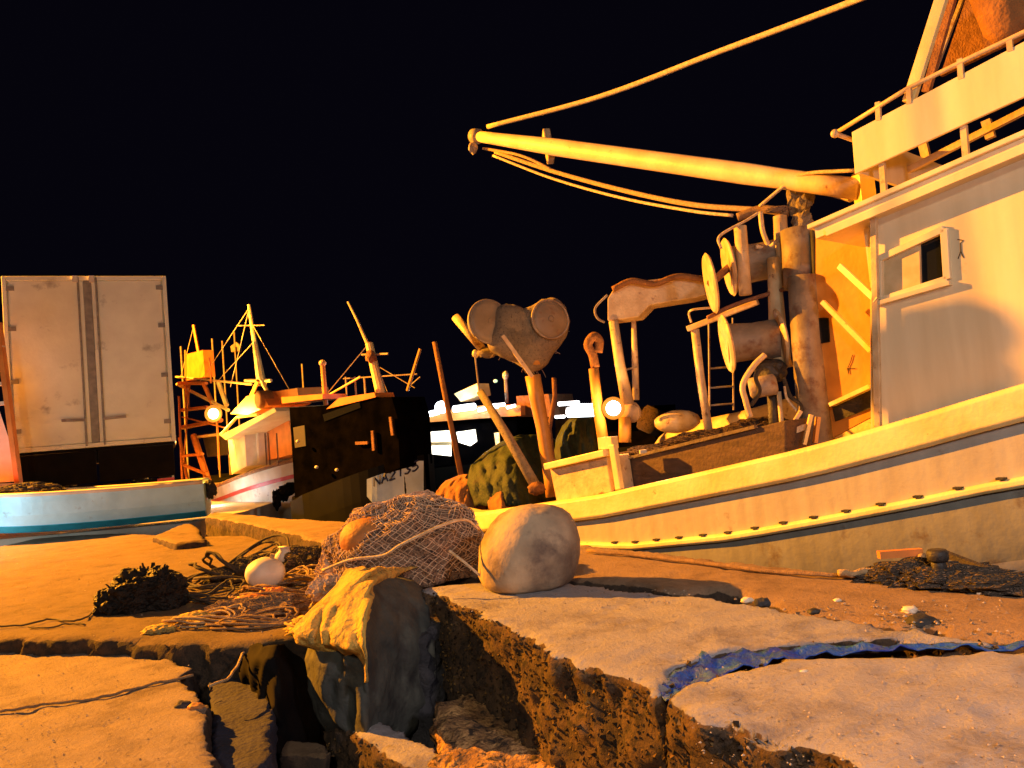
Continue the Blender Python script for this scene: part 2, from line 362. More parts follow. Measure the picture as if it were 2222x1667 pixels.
block('concrete_block', pc, .9, 'blockC', vox=.04, amp=.04, topamp=.007, seed=12, label='cracked flat slab at lower left in front of the dark seam', cat='concrete block')
# crevice floor between the blocks
rows = []
for j in range(40):
    r = []
    for i in range(60):
        x = -1.8+i*.06; y = 1.2+j*.11
        r.append(V((x, y, -.78+noise.fractal(V((x*3, y*3, 1)), 1, 2, 4)*.10)))
    rows.append(r)
MB().grid(rows).build('crevice_floor', 'rubble', smooth=True, kind='structure')

# crack lines on the left slab: thin dried weed rope lying in it
def ropeline(name, pxs, z, r, m, label, cat='rope', group=None, nn=5, wob=.004):
    pts = smooth_path([G(x, y, z) for x, y in pxs], nn)
    pts = [p+V((noise.noise(p*9), noise.noise(p*9+V((5,5,5))), abs(noise.noise(p*14))))*wob for p in pts]
    c = pts[0]; return MB().tube(pts, r, 6).build(name, m, loc=(c.x, c.y, z), smooth=True, label=label, cat=cat, group=group)
ropeline('rope', [(-20,1548), (60,1540), (95,1528), (160,1524), (240,1512), (310,1492), (370,1478), (420,1468)], ZC+.006, .008, 'ropeb', 'thin brown rope lying across the lower left slab', wob=.02)

# ================================================================== MAIN BOAT
BL = Line((-.51, 9.5), 40)
tabg = [BL.sz(x, y) for x, y in ((1020,1115), (1200,1088), (1300,1074), (1510,1027), (1758,970), (2000,900), (2222,832))]
def sheer(s):
    if s < 0: return interp(s, [(-2.45,.26), (-2.2,.14), (-1.8,.07), (0, tabg[0][1])])
    if s > tabg[-1][0]: return tabg[-1][1]+(s-tabg[-1][0])*.17
    return interp(s, tabg)
WC = 1.45
def hb(s):
    if s < 1: return WC*math.sqrt(max(.01, 1-((1-s)/3.47)**2))
    if s > 6.2: return WC*math.sqrt(max(.003, 1-((s-6.2)/4.6)**2))
    return WC
boat = thing('fishing_boat', BL.P(2, -1, WC), 'large white and cream fishing boat along the quay with boom, drums and raised cabin', 'fishing boat')
SS = [-2.45, -2.35, -2.2, -2.0, -1.7, -1.3, -.8, -.3] + [i*.35 for i in range(0, 31)]
rows = []
for s in SS:
    h = hb(s); zs = sheer(s); row = []
    prof = [(1, 0), (1, .15), (.998, .3), (.992, .55), (.98, .85), (.93, 1.15), (.75, 1.45), (.2, 1.75), (0, 1.8)]
    L_ = [(WC-h*k, zs-dz*(1 if s > -1.5 else .7)) for k, dz in prof]
    L_ += [(WC+h*k, zs-dz*(1 if s > -1.5 else .7)) for k, dz in prof[::-1][1:]]
    rows.append([BL.P(s, z, w) for w, z in L_])
m = MB(); m.grid(rows); hull = m.build('hull', 'hull', boat, smooth=True)
# end cap
MB().add([p for p in rows[0]], [list(range(len(rows[0])))]).build('stern_post', 'hull', boat)
# deck
MB().grid([[BL.P(s, sheer(s)-.42, WC-hb(s)*.97), BL.P(s, sheer(s)-.40, WC), BL.P(s, sheer(s)-.42, WC+hb(s)*.97)] for s in SS]).build('deck', 'deck', boat)
# inner bulwark lining
for sg, nm in ((-1, 'bulwark_lining'), (1, 'bulwark_lining')):
    MB().grid([[BL.P(s, sheer(s)-.02, WC+sg*(hb(s)-.05)), BL.P(s, sheer(s)-.43, WC+sg*(hb(s)-.06))] for s in SS]).build(nm, 'post', boat)
# gunwale caps
def sweep(mb, path, prof):
    vs = []; n = len(prof)
    for i, (p, sgd) in enumerate(path):
        for a, b in prof: vs.append(p + sgd*a + V((0,0,b)))
    fs = [[i*n+k, i*n+(k+1) % n, (i+1)*n+(k+1) % n, (i+1)*n+k] for i in range(len(path)-1) for k in range(n)]
    fs += [list(range(n)), [(len(path)-1)*n+k for k in range(n)]]
    mb.add(vs, fs)
for sg in (-1, 1):
    mb = MB(); path = []
    for s in SS:
        path.append((BL.P(s, sheer(s), WC+sg*hb(s)), BL.a*sg))
    sweep(mb, path, [(-.14, .0), (-.14, -.05), (-.03, -.07), (-.01, -.235), (.055, -.235), (.08, -.205), (.08, -.03), (.055, 0)])
    g = mb.build('gunwale', 'cap', boat, bevel=.008)
# moulding line below gunwale and strake
tabs = [BL.sz(x, y, -.02) for x, y in ((1362,1187), (1592,1165), (1800,1128), (2008,1088), (2222,1043))]
def strk(s):
    if s < tabs[0][0]: return tabs[0][1]-(tabs[0][0]-s)*.03
    if s > tabs[-1][0]: return tabs[-1][1]+(s-tabs[-1][0])*.12
    return interp(s, tabs)
mb = MB(); path = []
for s in SS[3:]:
    path.append((BL.P(s, strk(s), WC-hb(s)*.998), -BL.a))
sweep(mb, path, [(-.1, .035), (-.1, -.035), (.035, -.035), (.055, -.015), (.055, .015), (.035, .035)]); sk = mb.build('rubbing_strake', 'cap', boat, bevel=.006)
for k in range(16):
    s = 2.2+k*.27; p = BL.P(s, strk(s)+.042, WC-hb(s)*.998-.03)
    MB().box(p, .055, .05, .016, BL.d, BL.a).build('strake_bracket', 'dark', boat)
rows = []
kp = [(0,1), (.15,1), (.3,.998), (.55,.992), (.85,.98), (1.15,.93), (1.45,.75), (1.75,.2)]
for s in SS[4:]:
    r = []
    for q in range(8):
        z = (strk(s)-.02)*(1-q/7)+(sheer(s)-1.45)*(q/7); r.append(BL.P(s, z, WC-hb(s)*interp(sheer(s)-z, kp)-.006))
    rows.append(r)
MB().grid(rows).build('lower_hull_paint', 'hulllow', boat, smooth=True)
def plate(mb, pxs, w, th, ln=BL):
    pts = [ln.at(x, y, w) for x, y in pxs]; mb.prism(pts, ln.a*th); return mb

# ---- deckhouse near wall with a real window opening (plane w=.30)
WW = .30
def bt(px): return interp(px, [(1888, 935), (2222, 845), (2700, 740)])
cols = [((1888,478), (1888,571), (1888,661), (1890,965)), ((1907,470), (1907,560), (1907,655), (1907,960)), ((2052,402), (2052,494), (2059,608), (2059,925)), ((2700,96), (2700,190), (2700,400), (2700,720))]
cv_ = [BL.at(x, y, WW) for c in cols for x, y in c]; cv2 = [p+BL.a*.06 for p in cv_]
cf_ = []
for i in range(3):
    for j in range(3):
        if (i, j) == (1, 1): continue
        q = [i*4+j, i*4+j+1, (i+1)*4+j+1, (i+1)*4+j]; cf_ += [q, [k+16 for k in q][::-1]]
for q in ((5,6), (6,10), (10,9), (9,5), (0,1), (1,2), (2,3), (0,4), (4,8), (8,12), (3,7), (7,11), (11,15), (12,13), (13,14), (14,15)):
    cf_.append([q[0], q[1], q[1]+16, q[0]+16])
cabin = MB().add(cv_+cv2, cf_).build('cabin_wall', 'wall', boat)
s_c = BL.sz(1888, 700, WW)[0]; s_e = 8.6
# other cabin walls
def boxsz(mb, s0, s1, w0, w1, z0f, z1f):
    pts = []
    for zf in (z0f, z1f):
        for s, w in ((s0,w0),(s1,w0),(s1,w1),(s0,w1)): pts.append(BL.P(s, zf(s), w))
    mb.add(pts, [[3,2,1,0],[4,5,6,7],[0,1,5,4],[1,2,6,5],[2,3,7,6],[3,0,4,7]])
ze0 = BL.sz(1793, 506, .1); ze1 = BL.sz(2222, 325, .1); sl = (ze1[1]-ze0[1])/(ze1[0]-ze0[0])
def roofz(s): return ze0[1]+(s-ze0[0])*sl
dk = lambda s: sheer(s)-.42
w2 = MB(); boxsz(w2, s_c+.002, s_e, 2.54, 2.6, dk, lambda s: roofz(s)-.01); w2.build('cabin_wall', 'wall', boat)
w3 = MB(); boxsz(w3, s_c+.003, s_c+.05, WW+.065, 2.53, dk, lambda s: roofz(s)-.012); w3.build('cabin_wall', 'wall', boat)
w4 = MB(); boxsz(w4, s_e-.06, s_e, WW+.065, 2.53, dk, lambda s: roofz(s)-.012); w4.build('cabin_wall', 'wall', boat)
# window
fr = MB()
fa, fb, fc, fd = (1909,562), (2050,497), (2057,606), (1909,653)
def strip(mb, a, b, t, w, th, up=True):
    A, B_ = BL.at(*a, w), BL.at(*b, w); mb.bar(A, B_, th, t, up=BL.a) if 0 else mb.bar(A, B_, t, th, up=BL.a)
for a, b in ((fa,fb), (fb,fc), (fc,fd), (fd,fa)): strip(fr, a, b, .05, WW-.012, .05)
win = fr.build('window', 'wall', cabin, bevel=.004)
o2 = lambda x, y: BL.at(x, y, WW+.03)
MB().prism([o2(1996,523), o2(2050,497), o2(2057,606), o2(1999,624)], BL.a*.008).build('window_pane', 'glass', cabin)
o3 = lambda x, y: BL.at(x, y, WW+.006)
MB().prism([o3(1911,563), o3(1994,524), o3(1997,624), o3(1911,652)], BL.a*.012).build('window_shutter', 'curtain', cabin)
strip_m = MB(); strip_m.bar(o2(1995,523), o2(1998,624), .02, .03, up=BL.a); strip_m.build('window_mullion', 'post', cabin)
sill = MB(); strip(sill, (1900,661), (2063,614), .03, WW-.03, .08); sill.build('window_sill', 'wall', cabin)
# marker scrawl on wall
sm = MB()
for pts in (((2078,520), (2090,522), (2084,528), (2085,545), (2079,562)), ((2085,545), (2091,560))):
    sm.tube([BL.at(x, y, WW-.003) for x, y in pts], .0035, 5)
sm.build('scrawl', 'scrib', cabin)
# corner post and brace
cp = MB(); cp.bar(BL.at(1896,470,WW-.06), BL.at(1906,945,WW-.06), .05, .04, up=BL.a); cp.build('corner_post', 'post', boat, bevel=.006)
br = MB(); br.bar(BL.at(1822,578,.45), BL.at(1902,652,WW-.07), .045, .03, up=BL.a); br.build('roof_brace', 'cap', boat)
# inner cabin wall aft (plane w=1.0)
ic = plate(MB(), [(1770,505), (1900,470), (1900,900), (1806,950), (1770,745)], 1.0, .05).build('aft_cabin_wall', 'panel', boat)
plate(MB(), [(1757,690), (1797,690), (1800,742), (1770,748)], .985, .03).build('vent_opening', 'glass', ic)
lg = MB(); lg.bar(BL.at(1806,878,.93), BL.at(1892,838,.93), .035, .12, up=BL.a); lg.build('ledge', 'cap', ic)
plate(MB(), [(1806,884), (1892,845), (1892,885), (1812,915)], .98, .018).build('recess', 'dark', ic)
hr = MB(); hr.bar(BL.at(1785,655,.8), BL.at(1890,762,.8), .04, .04, up=BL.a); hr.build('stair_rail', 'cap', boat)
sm = MB()
sm.tube([BL.at(x, y, .992) for x, y in ((1850,770), (1846,785), (1840,798), (1842,812), (1838,800), (1856,800))], .004, 5); sm.build('scrawl', 'scrib', ic)
# roof
def roof_slab(mb, s0, s1, w0, w1, lo, hi): boxsz(mb, s0, s1, w0, w1, lambda s: roofz(s)+lo, lambda s: roofz(s)+hi)
s_r = BL.sz(1763, 491, .1)[0]
r1 = MB(); roof_slab(r1, s_r, s_e+.3, .13, 2.75, 0, .085); roof = r1.build('roof', 'wall', boat)
r2 = MB(); roof_slab(r2, s_r-.04, s_e+.34, .09, 2.79, .087, .125); r2.build('roof_lip', 'wall', roof, bevel=.006)
r3 = MB(); roof_slab(r3, s_r+.10, s_e+.34, .10, .127, -.02, .035); r3.build('drip_rail', 'wall', roof)
# flybridge
zt = lambda x, y, w=.25: BL.at(x, y, w)
fp = plate(MB(), [(1848,287), (2222,90), (2700,-170), (2700,-30), (2222,210), (1855,378)], .25, .03).build('flybridge_panel', 'wall', boat, bevel=.004)
s_f = BL.sz(1850, 330, .25)[0]
zb0 = BL.sz(1855, 378, .25)[1]; zt0 = BL.sz(1850, 286, .25)[1]
ap = MB(); ap.prism([BL.P(s_f, zb0, .29), BL.P(s_f, zt0, .29), BL.P(s_f-.02, zt0, 2.5), BL.P(s_f-.02, zb0, 2.5)], BL.d*.03); ap.build('flybridge_panel', 'wall', boat)
fz = MB()
for s0, s1 in ((s_f, 8.5),):
    boxsz(fz, s0, s1, 2.5, 2.53, lambda s: zb0+(s-s_f)*.16, lambda s: zt0+(s-s_f)*.17)
fz.build('flybridge_panel', 'wall', boat)
rl = MB(); rp = [(1812,290), (1970,192), (2100,128), (2222,70), (2600,-110)]
rl.tube([BL.at(x, y, .25) for x, y in rp], .018, 8); p0 = BL.at(1812, 290, .25); rl.tube([p0, p0+BL.a*2.2], .018, 8)
rail = rl.build('flybridge_rail', 'post', boat, smooth=True)
MB().blob(p0, (.035,.035,.035), 0, 1, 2).build('rail_joint', 'post', rail, smooth=True)
for a, b in (((1905,222), (1907,262)), ((2083,128), (2086,172)), ((2190,82), (2193,112)), ((1972,190), (1974,226))):
    MB().bar(BL.at(*a, .25), BL.at(*b, .26), .035, .03, up=BL.a).build('rail_post', 'post', rail)
for a, b in (((1914,350), (1919,420)), ((2091,272), (2097,345)), ((2300,160), (2306,250))):
    MB().bar(BL.at(*a, .3), BL.at(*b, .3), .04, .04, up=BL.a).build('flybridge_post', 'post', boat)
for a, b in (((1945,352), (1985,395)), ((2140,262), (2150,300)), ((2000,300), (2012,350))):
    MB().bar(BL.at(*a, 1.6), BL.at(*b, 1.6), .07, .05, up=BL.a).build('flybridge_post', 'post', boat)
MB().bar(BL.at(1960,375,1.2), BL.at(2260,222,1.2), .05, .05, up=BL.a).build('inner_rail', 'post', boat)
# console block inside flybridge
cs = MB(); boxsz(cs, s_f+.4, s_f+1.6, 1.7, 2.3, lambda s: roofz(s)+.126, lambda s: roofz(s)+.55); cs.build('helm_console', 'drum', boat, bevel=.02)
# mast legs, stays, funnel
MB().bar(BL.at(1972,222,.3), BL.at(2160,-370,.55), .085, .05, up=BL.a).build('mast_leg', 'cap', boat, bevel=.004)
MB().bar(BL.at(2010,200,1.1), BL.at(2165,-360,1.0), .06, .05, up=BL.a).build('mast_leg', 'rust', boat)
MB().bar(BL.at(2030,150,1.4), BL.at(2110,-60,1.4), .03, .03, up=BL.a).build('mast_leg', 'grey', boat)
cv = plate(MB(), [(2040,165), (2115,-60), (2300,-60), (2300,40)], 1.9, .05).build('canvas_dodger', 'rust', boat)
fn = MB(); c0 = BL.at(2190, 60, 1.0)
fn.lathe(c0, V((-.12,.05,1)), [(-.12,.05), (-.08,.12), (.02,.17), (.25,.19), (.6,.2), (.62,.16)], 20); fn.build('funnel', 'sack', boat, smooth=True)

# ---- boom and rigging
tipP = W(1036, 296, 11); rootP = W(1868, 412, 7.0)
bm_ = MB(); n = 14
bm_.tube([tipP.lerp(rootP, k/n) for k in range(n+1)], [.075+.035*min(1, k/4) if k < 12 else .10 for k in range(n+1)], 14)
boom = bm_.build('boom', 'boomp', boat, smooth=True)
tp = MB(); ax = (rootP-tipP).normalized()
tp.lathe(tipP-ax*.12, ax, [(0,.05), (.02,.1), (.14,.11), (.17,.08)], 16); tp.build('boom_tip', 'grey', boom, smooth=True)
MB().blob(W(1026,322,11), (.07,.07,.09), .3, 2, 2, 3).build('tip_block', 'grey', boom)
c_ = tipP.lerp(rootP, .12)
cl = MB(); cl.box(W(1190,318,10.3), .1, .26, .42, V((1,0,0)), V((0,1,0)), V((-.08,0,1)).normalized()); cl.build('boom_clamp', 'post', boom, bevel=.02)
MB().tube([W(1640,372,8.3), W(1740,396,7.8), W(1848,428,7.3)], .05, 8).build('boom_strut', 'post', boom)
MB().box(rootP+V((.03,0,.0)), .14, .16, .34).build('boom_foot', 'cap', boat, bevel=.01)
def rig(name, pl, r, m, nn=8): MB().tube(smooth_path([W(*p) for p in pl], nn), r, 7).build(name, m, boat, smooth=True)
rig('topping_rope', [(1058,275,11), (1300,210,9.9), (1560,112,8.6), (1868,-4,7.2), (1990,-62,6.4), (2092,-120,5.75)], .033, 'ropew')
rig('rigging_rope', [(1075,330,10.9), (1200,372,10.2), (1350,413,9.3), (1500,444,8.4), (1648,456,7.8)], .030, 'rope')
rig('rigging_rope', [(1070,338,10.9), (1200,388,10.2), (1350,430,9.3), (1500,458,8.4), (1590,468,8)], .018, 'ropew')
rig('rigging_rope', [(1048,322,11), (1130,338,10.5), (1200,370,10.2)], .02, 'rope')
rig('rigging_rope', [(1648,448,7.7), (1700,405,7.5), (1745,378,7.3), (1855,370,6.9)], .018, 'ropew')
rig('rigging_rope', [(1600,472,7.9), (1650,455,7.8), (1710,462,7.6)], .045, 'ropeb')

# ---- net drums
YD = 7.8; AX = V((.985, -.12, .10)).normalized()
def flange(cx, cy, Y, r, parent, hole=.06, m='post'):
    return MB().lathe(W(cx, cy, Y), AX, [(-.015, hole), (-.02, r*.5), (-.02, r*.93), (0, r), (.02, r*.93), (.02, hole)], 36).build('flange', m, parent, bevel=0)
def drum(c1, c2, Y, rb, name, parent=None):
    p1, p2 = W(*c1, Y), W(*c2, Y-.12)
    L_ = (p2-p1).length
    return MB().lathe(p1, (p2-p1), [(0, rb), (L_*.03, rb*.98), (L_*.5, rb*.9), (L_, rb*.98)], 28).build(name, 'drum', boat, smooth=True)
d1 = drum((1580,580), (1720,556), YD, .21, 'net_drum'); flange(1582,580,YD,.30,d1); flange(1542,615,YD-.3,.30,d1)
MB().tube([W(1542,615,YD-.3), W(1582,580,YD)], .04, 8).build('axle', 'rust', d1)
d2 = drum((1578,746), (1690,735), YD-.2, .20, 'net_drum'); flange(1577,746,YD-.2,.295,d2); flange(1692,735,YD-.32,.30,d2)
# uprights (cylinders) of the drum rack
for (x0, y0, x1, y1, r, m_) in ((1606,492,1618,640,.062,'post'), (1692,470,1700,622,.068,'post')):
    MB().tube([W(x0,y0,YD-.25), W(x1,y1,YD-.25)], r, 16).build('hydraulic_cylinder', m_, boat, smooth=True)
MB().lathe(W(1735,560,7.3), V((.05,0,1)), [(-.30,.13), (-.29,.16), (.27,.16), (.28,.13)], 24).build('winch_motor', 'drum', boat, smooth=True)
MB().lathe(W(1800,560,7.2), V((.05,0,1)), [(-.27,.13), (-.25,.17), (.24,.17), (.26,.13)], 24).build('winch_motor', 'drum', boat, smooth=True)
MB().tube([W(1765,500,7.1), W(1772,640,7.1)], .03, 8).build('hose', 'rubber', boat, smooth=True)
MB().tube([W(1742,600,7.15), W(1752,760,7.15), W(1778,985,7.15)], [.135,.14,.15], 18).build('winch_column', 'drum', boat, smooth=True)
MB().tube([W(1678,560,7.5), W(1690,760,7.5), W(1700,800,7.5)], [.06,.09,.09], 12).build('bracket_tube', 'post', boat, smooth=True)
rig('drum_support_pipe', [(1535,690,7.6), (1600,660,7.6), (1720,622,7.4)], .022, 'rust')
rig('guard_rail', [(1565,540,7.5), (1562,512,7.5), (1620,478,7.5), (1645,462,7.5)], .014, 'ropew')
rig('lashing', [(1650,460,7.6), (1655,500,7.6), (1668,535,7.6)], .025, 'post')
rig('lashing', [(1640,535,7.6), (1665,540,7.6), (1690,520,7.5)], .025, 'post')
MB().blob(W(1735,430,7.6), (.12,.12,.22), .35, 3, 3, 2).build('cable_bundle', 'netgrey', boat)
MB().blob(W(1742,485,7.5), (.10,.10,.12), .35, 3, 3, 5).build('cable_bundle', 'netgrey', boat)
MB().blob(W(1690,455,7.6), (.13,.05,.035), .2, 3, 3, 6).build('cable_bundle', 'nett', boat)
# lower frame with post
MB().bar(W(1492,714,8.2), W(1645,655,7.8), .06, .07, up=V((0,1,0))).build('rack_bar', 'post', boat, bevel=.008)
MB().tube([W(1508,715,8.2), W(1520,820,8.2), W(1538,935,8.2)], .045, 12).build('rack_post', 'post', boat, smooth=True)
rig('hose', [(1500,700,8.2), (1495,680,8.2), (1505,672,8.1), (1545,668,8.1)], .012, 'ropew')
for dx in (0, 52):
    MB().tube([W(1538+dx,690,8.4), W(1540+dx,890,8.4)], .011, 6).build('ladder_rail', 'grey', boat)
for yy in (800, 842, 880): MB().tube([W(1540,yy,8.4), W(1592,yy-4,8.4)], .010, 6).build('ladder_rung', 'grey', boat)
# winch, hoses and struts on deck
MB().blob(W(1672,805,7.4), (.15,.12,.12), .25, 2, 3, 4, ridged=.2).build('hydraulic_winch', 'dark', boat)
MB().lathe(W(1658,838,7.3), V((1,-.3,.1)), [(-.14,.07), (-.12,.1), (.1,.1), (.12,.06)], 16).build('winch_head', 'grey', boat, smooth=True)
rig('hose', [(1660,770,7.2), (1635,795,7.2), (1612,835,7.2), (1618,870,7.2), (1628,905,7.2)], .028, 'post')
rig('hose', [(1650,800,7.2), (1640,820,7.2), (1648,850,7.2), (1630,880,7.2)], .02, 'ropek')
rig('hose', [(1700,820,7.2), (1715,860,7.2), (1740,880,7.1), (1735,910,7.1)], .02, 'ropek')
rig('hose', [(1702,838,7.2), (1708,865,7.2), (1730,893,7.2)], .012, 'ropew')
MB().tube([W(1675,850,7.4), W(1682,960,7.4)], .05, 10).build('winch_pedestal', 'dark', boat, smooth=True)
MB().tube([W(1690,850,7.3), W(1700,965,7.3)], .022, 8).build('winch_pipe', 'post', boat, smooth=True)
MB().bar(W(1738,892,6.9), W(1680,985,6.9), .03, .03).build('deck_strut', 'post', boat)
MB().bar(W(1760,900,6.8), W(1745,965,6.8), .035, .03).build('deck_strut', 'cap', boat)
MB().bar(W(1775,905,6.8), W(1768,962,6.8), .06, .03).build('deck_strut', 'panel', boat)
MB().bar(W(1722,935,6.9), W(1750,925,6.9), .05, .05).build('deck_cleat', 'post', boat)
# far bulwark / raft canister
rows = []
for s in [x*.15 for x in range(0, 40)]:
    s2 = s+.35; k = min(1, s/.7); top = sheer(s2)+.10+.62*math.sqrt(max(0, 1-(1-k)**2))
    rows.append([BL.P(s2, sheer(s2)-.1, 2.62), BL.P(s2, top-.06, 2.62), BL.P(s2, top, 2.68), BL.P(s2, top-.02, 2.8), BL.P(s2, sheer(s2)-.1, 2.84)])
MB().grid(rows).build('raised_bulwark', 'post', boat, smooth=True)
# ---- hauling arm
hp = [(1318,697), (1318,648), (1338,616), (1430,605), (1523,597), (1532,640), (1500,648), (1410,662), (1385,688)]
MB().prism([W(x, y, 8.9) for x, y in hp], V((.12,.35,0))).build('hauling_arm', 'post', boat, bevel=.015)
MB().tube(smooth_path([W(x, y, 8.8) for x, y in ((1330,628), (1370,610), (1420,616), (1470,600), (1528,606))], 6), .035, 8).build('folded_hose', 'sack', boat, smooth=True)
MB().tube([W(1331,697,8.9), W(1345,790,8.9), W(1368,905,8.9)], [.055,.06,.08], 14).build('arm_post', 'post', boat, smooth=True)
MB().tube([W(1375,695,9.2), W(1378,780,9.2), W(1380,868,9.2)], [.028,.04,.04], 10).build('arm_piston', 'post', boat, smooth=True)
MB().bar(W(1348,806,9), W(1382,796,9.1), .02, .02).build('arm_link', 'grey', boat)
MB().blob(W(1368,895,8.9), (.13,.13,.12), .1, 2, 3, 2).build('arm_base', 'post', boat, smooth=True)
MB().tube([W(1356,905,8.8), W(1356,960,8.8)], .07, 10).build('arm_pedestal', 'panel', boat, smooth=True)
rig('hose', [(1312,700,8.8), (1296,690,8.8), (1292,668,8.8), (1318,640,8.8)], .014, 'grey')
MB().tube([W(1288,800,8.5), W(1297,880,8.5), W(1312,975,8.5)], [.055,.058,.062], 14).build('stern_post_tube', 'panel', boat, smooth=True)
MB().tube(smooth_path([W(x, y, 8.5) for x, y in ((1292,798), (1286,770), (1276,748), (1288,730), (1300,740), (1298,765))], 5), [.05]*26, 8).build('post_hook', 'sack', boat, smooth=True)
# floodlight on the boat
fl = MB().lathe(W(1331,886,8.45), V((0,-1,-.05)), [(-.12,.05), (-.02,.10), (.0,.105)], 20).build('floodlight', 'dark', boat)
MB().blob(W(1331,886,8.42), (.125,.05,.125), 0, 1, 3).build('lamp_halo', 'amber', fl, smooth=True)
MB().blob(W(1331,886,8.37), (.080,.04,.080), 0, 1, 3).build('lamp_lens', 'lampw', fl, smooth=True)
# stern locker on the near rail
MB().prism([BL.at(x, y, .05) for x, y in ((1193,1018), (1316,990), (1327,1068), (1208,1092))], BL.a*.35).build('stern_locker', 'post', boat, bevel=.012)
MB().bar(BL.at(1190,1012,.03), BL.at(1320,982,.03), .07, .14, up=BL.a).build('locker_lid', 'cap', boat, bevel=.008)
MB().bar(BL.at(1330,965,.02), BL.at(1345,1062,.02), .075, .06, up=BL.a).build('bulwark_post', 'cap', boat, bevel=.008)
MB().bar(BL.at(1305,962,.05), BL.at(1334,960,.05), .12, .1, up=BL.a).build('post_bracket', 'cap', boat)
# ---- power block with net (ears)
YH = 9.85
hd = [W(1057,703,YH), W(1194,692,YH)]
pbk = MB().lathe(hd[0]+V((.02,-.16,0)), V((.45,-.9,.05)), [(-.05,.05), (-.04,.27), (0,.285), (.05,.27), (.06,.2), (.065,.05)], 36).build('power_block', 'discm', boat, smooth=True)
MB().lathe(hd[1], V((-.75,-.6,.05)), [(-.06,.1), (-.05,.26), (0,.275), (.05,.25), (.06,.05)], 32).build('power_block_flange', 'discm', pbk, smooth=True)
MB().lathe(W(1192,694,YH-.27), V((.35,-.93,.05)), [(-.06,.05), (-.05,.23), (0,.25), (.03,.24), (.05,.17), (.055,.05)], 36).build('power_block_flange', 'discm', pbk, smooth=True)
for c_, ax_, r_ in ((hd[0]+V((.02,-.16,0)), V((.45,-.9,.05)), .285), (W(1192,694,YH-.27), V((.35,-.93,.05)), .25)):
    a_ = ax_.normalized(); x_ = a_.orthogonal().normalized(); y_ = a_.cross(x_)
    MB().tube([c_+a_*.03+(x_*math.cos(t*math.pi/18)+y_*math.sin(t*math.pi/18))*r_*.97 for t in range(37)], .014, 6).build('disc_rim', 'grey', pbk, smooth=True)
    MB().lathe(c_+a_*.04, a_, [(0,.045), (.015,.045), (.03,.03)], 12).build('hub', 'discm', pbk)
# net bundle draped between (lofted)
def drape(parent):
    outline = [(1080,668,1), (1098,662,1), (1115,664,1), (1135,672,1), (1155,664,1), (1175,650,1), (1205,650,1), (1228,668,1), (1237,700,1), (1228,735,1),
               (1208,765,1), (1190,790,1), (1170,806,1), (1150,812,1), (1135,798,1), (1115,785,1), (1085,775,1), (1062,762,1), (1055,735,1), (1068,700,1)]
    c = W(1145, 728, YH); mb = MB(); rows = []
    for k in range(13):
        t = k/12; ang = math.pi*t
        sc_ = math.sin(ang) if 0 < k < 12 else .0002
        yoff = -math.cos(ang)*.24-.06
        r = []
        for i in range(80):
            f = i/80*len(outline); a = outline[int(f) % len(outline)]; b = outline[(int(f)+1) % len(outline)]; u = f-int(f)
            p = W(a[0]+(b[0]-a[0])*u, a[1]+(b[1]-a[1])*u, YH)
            q = c+(p-c)*sc_**.5; q.y = YH+yoff
            q += V((1,1,1))*0
            nn = noise.fractal(q*4, 1, 2, 3)*.025; q += (q-c).normalized()*nn; r.append(q)
        r.append(r[0]); rows.append(r)
    mb.grid(rows); o = mb.build('draped_net', 'netgrey', parent, smooth=True)
    # loose twine fringe
    f = MB()
    for i in range(110):
        a = random.choice(outline); b = outline[(outline.index(a)+1) % len(outline)]; u = random.random()
        t = random.random()**.5; px = a[0]+(b[0]-a[0])*u; py = a[1]+(b[1]-a[1])*u
        px = 1145+(px-1145)*t; py = 728+(py-728)*t
        p = W(px, py, YH-.25*(1-t*.8)); d = (p-c).normalized()*.05+V((random.uniform(-.05,.05), random.uniform(-.05,.05), random.uniform(-.09,.05)))
        f.tube([p, p+d*.6+V((0,0,.01)), p+d], .0022, 4)
    f.build('loose_twine', 'netl', o)
    g = MB(); r2 = random.Random(5)
    for i in range(120):
        u = r2.random(); x0 = 1078+u*100; y0 = 668+10*math.sin(u*3.1)-(12 if u > .8 else 0); x1 = 1150+r2.uniform(-12,14); y1 = 800+r2.uniform(-20,12); pl = []
        for k in range(9):
            t = k/8; x = x0+(x1-x0)*t**1.4; y = y0+(y1-y0)*t; e = math.sin(math.pi*min(1, t*.9+.05))
            pl.append(W(x+r2.uniform(-2,2), y, YH-.10-.20*e))
        g.tube(smooth_path(pl, 2), .0035, 4)
    g.build('hanging_twine', 'netgrey', o)
    return o
    f.build('loose_twine', 'netl', o)
    return o
drape(pbk)
MB().bar(W(1090,728,YH-.3), W(1155,818,YH-.25), .035, .05).build('power_block_arm', 'post', boat, bevel=.004)
MB().tube([W(1163,792,YH-.2), W(1160,765,YH-.2)], .055, 10).build('swivel', 'panel', boat, smooth=True)
MB().tube([W(x, y, YH) for x, y in ((1156,815), (1166,870), (1178,930), (1186,985), (1196,1030), (1206,1075))], [.10,.095,.085,.085,.10,.13], 16).build('crane_column', 'panel', boat, smooth=True)
MB().bar(W(1196,1000,YH-.05), W(1240,1070,YH-.1), .05, .12).build('column_gusset', 'panel', boat)
MB().tube([W(1202,820,YH+.1), W(1204,860,YH+.1), W(1192,930,YH+.1), W(1200,1000,YH)], .03, 8).build('hydraulic_pipe', 'rust', boat, smooth=True)
MB().tube([W(1193,770,YH), W(1212,752,YH), W(1209,728,YH)], .012, 6).build('hydraulic_pipe', 'grey', boat)
MB().tube([W(988,688,10.4), W(1046,757,10.2)], .058, 12).build('davit_head', 'post', boat, smooth=True)
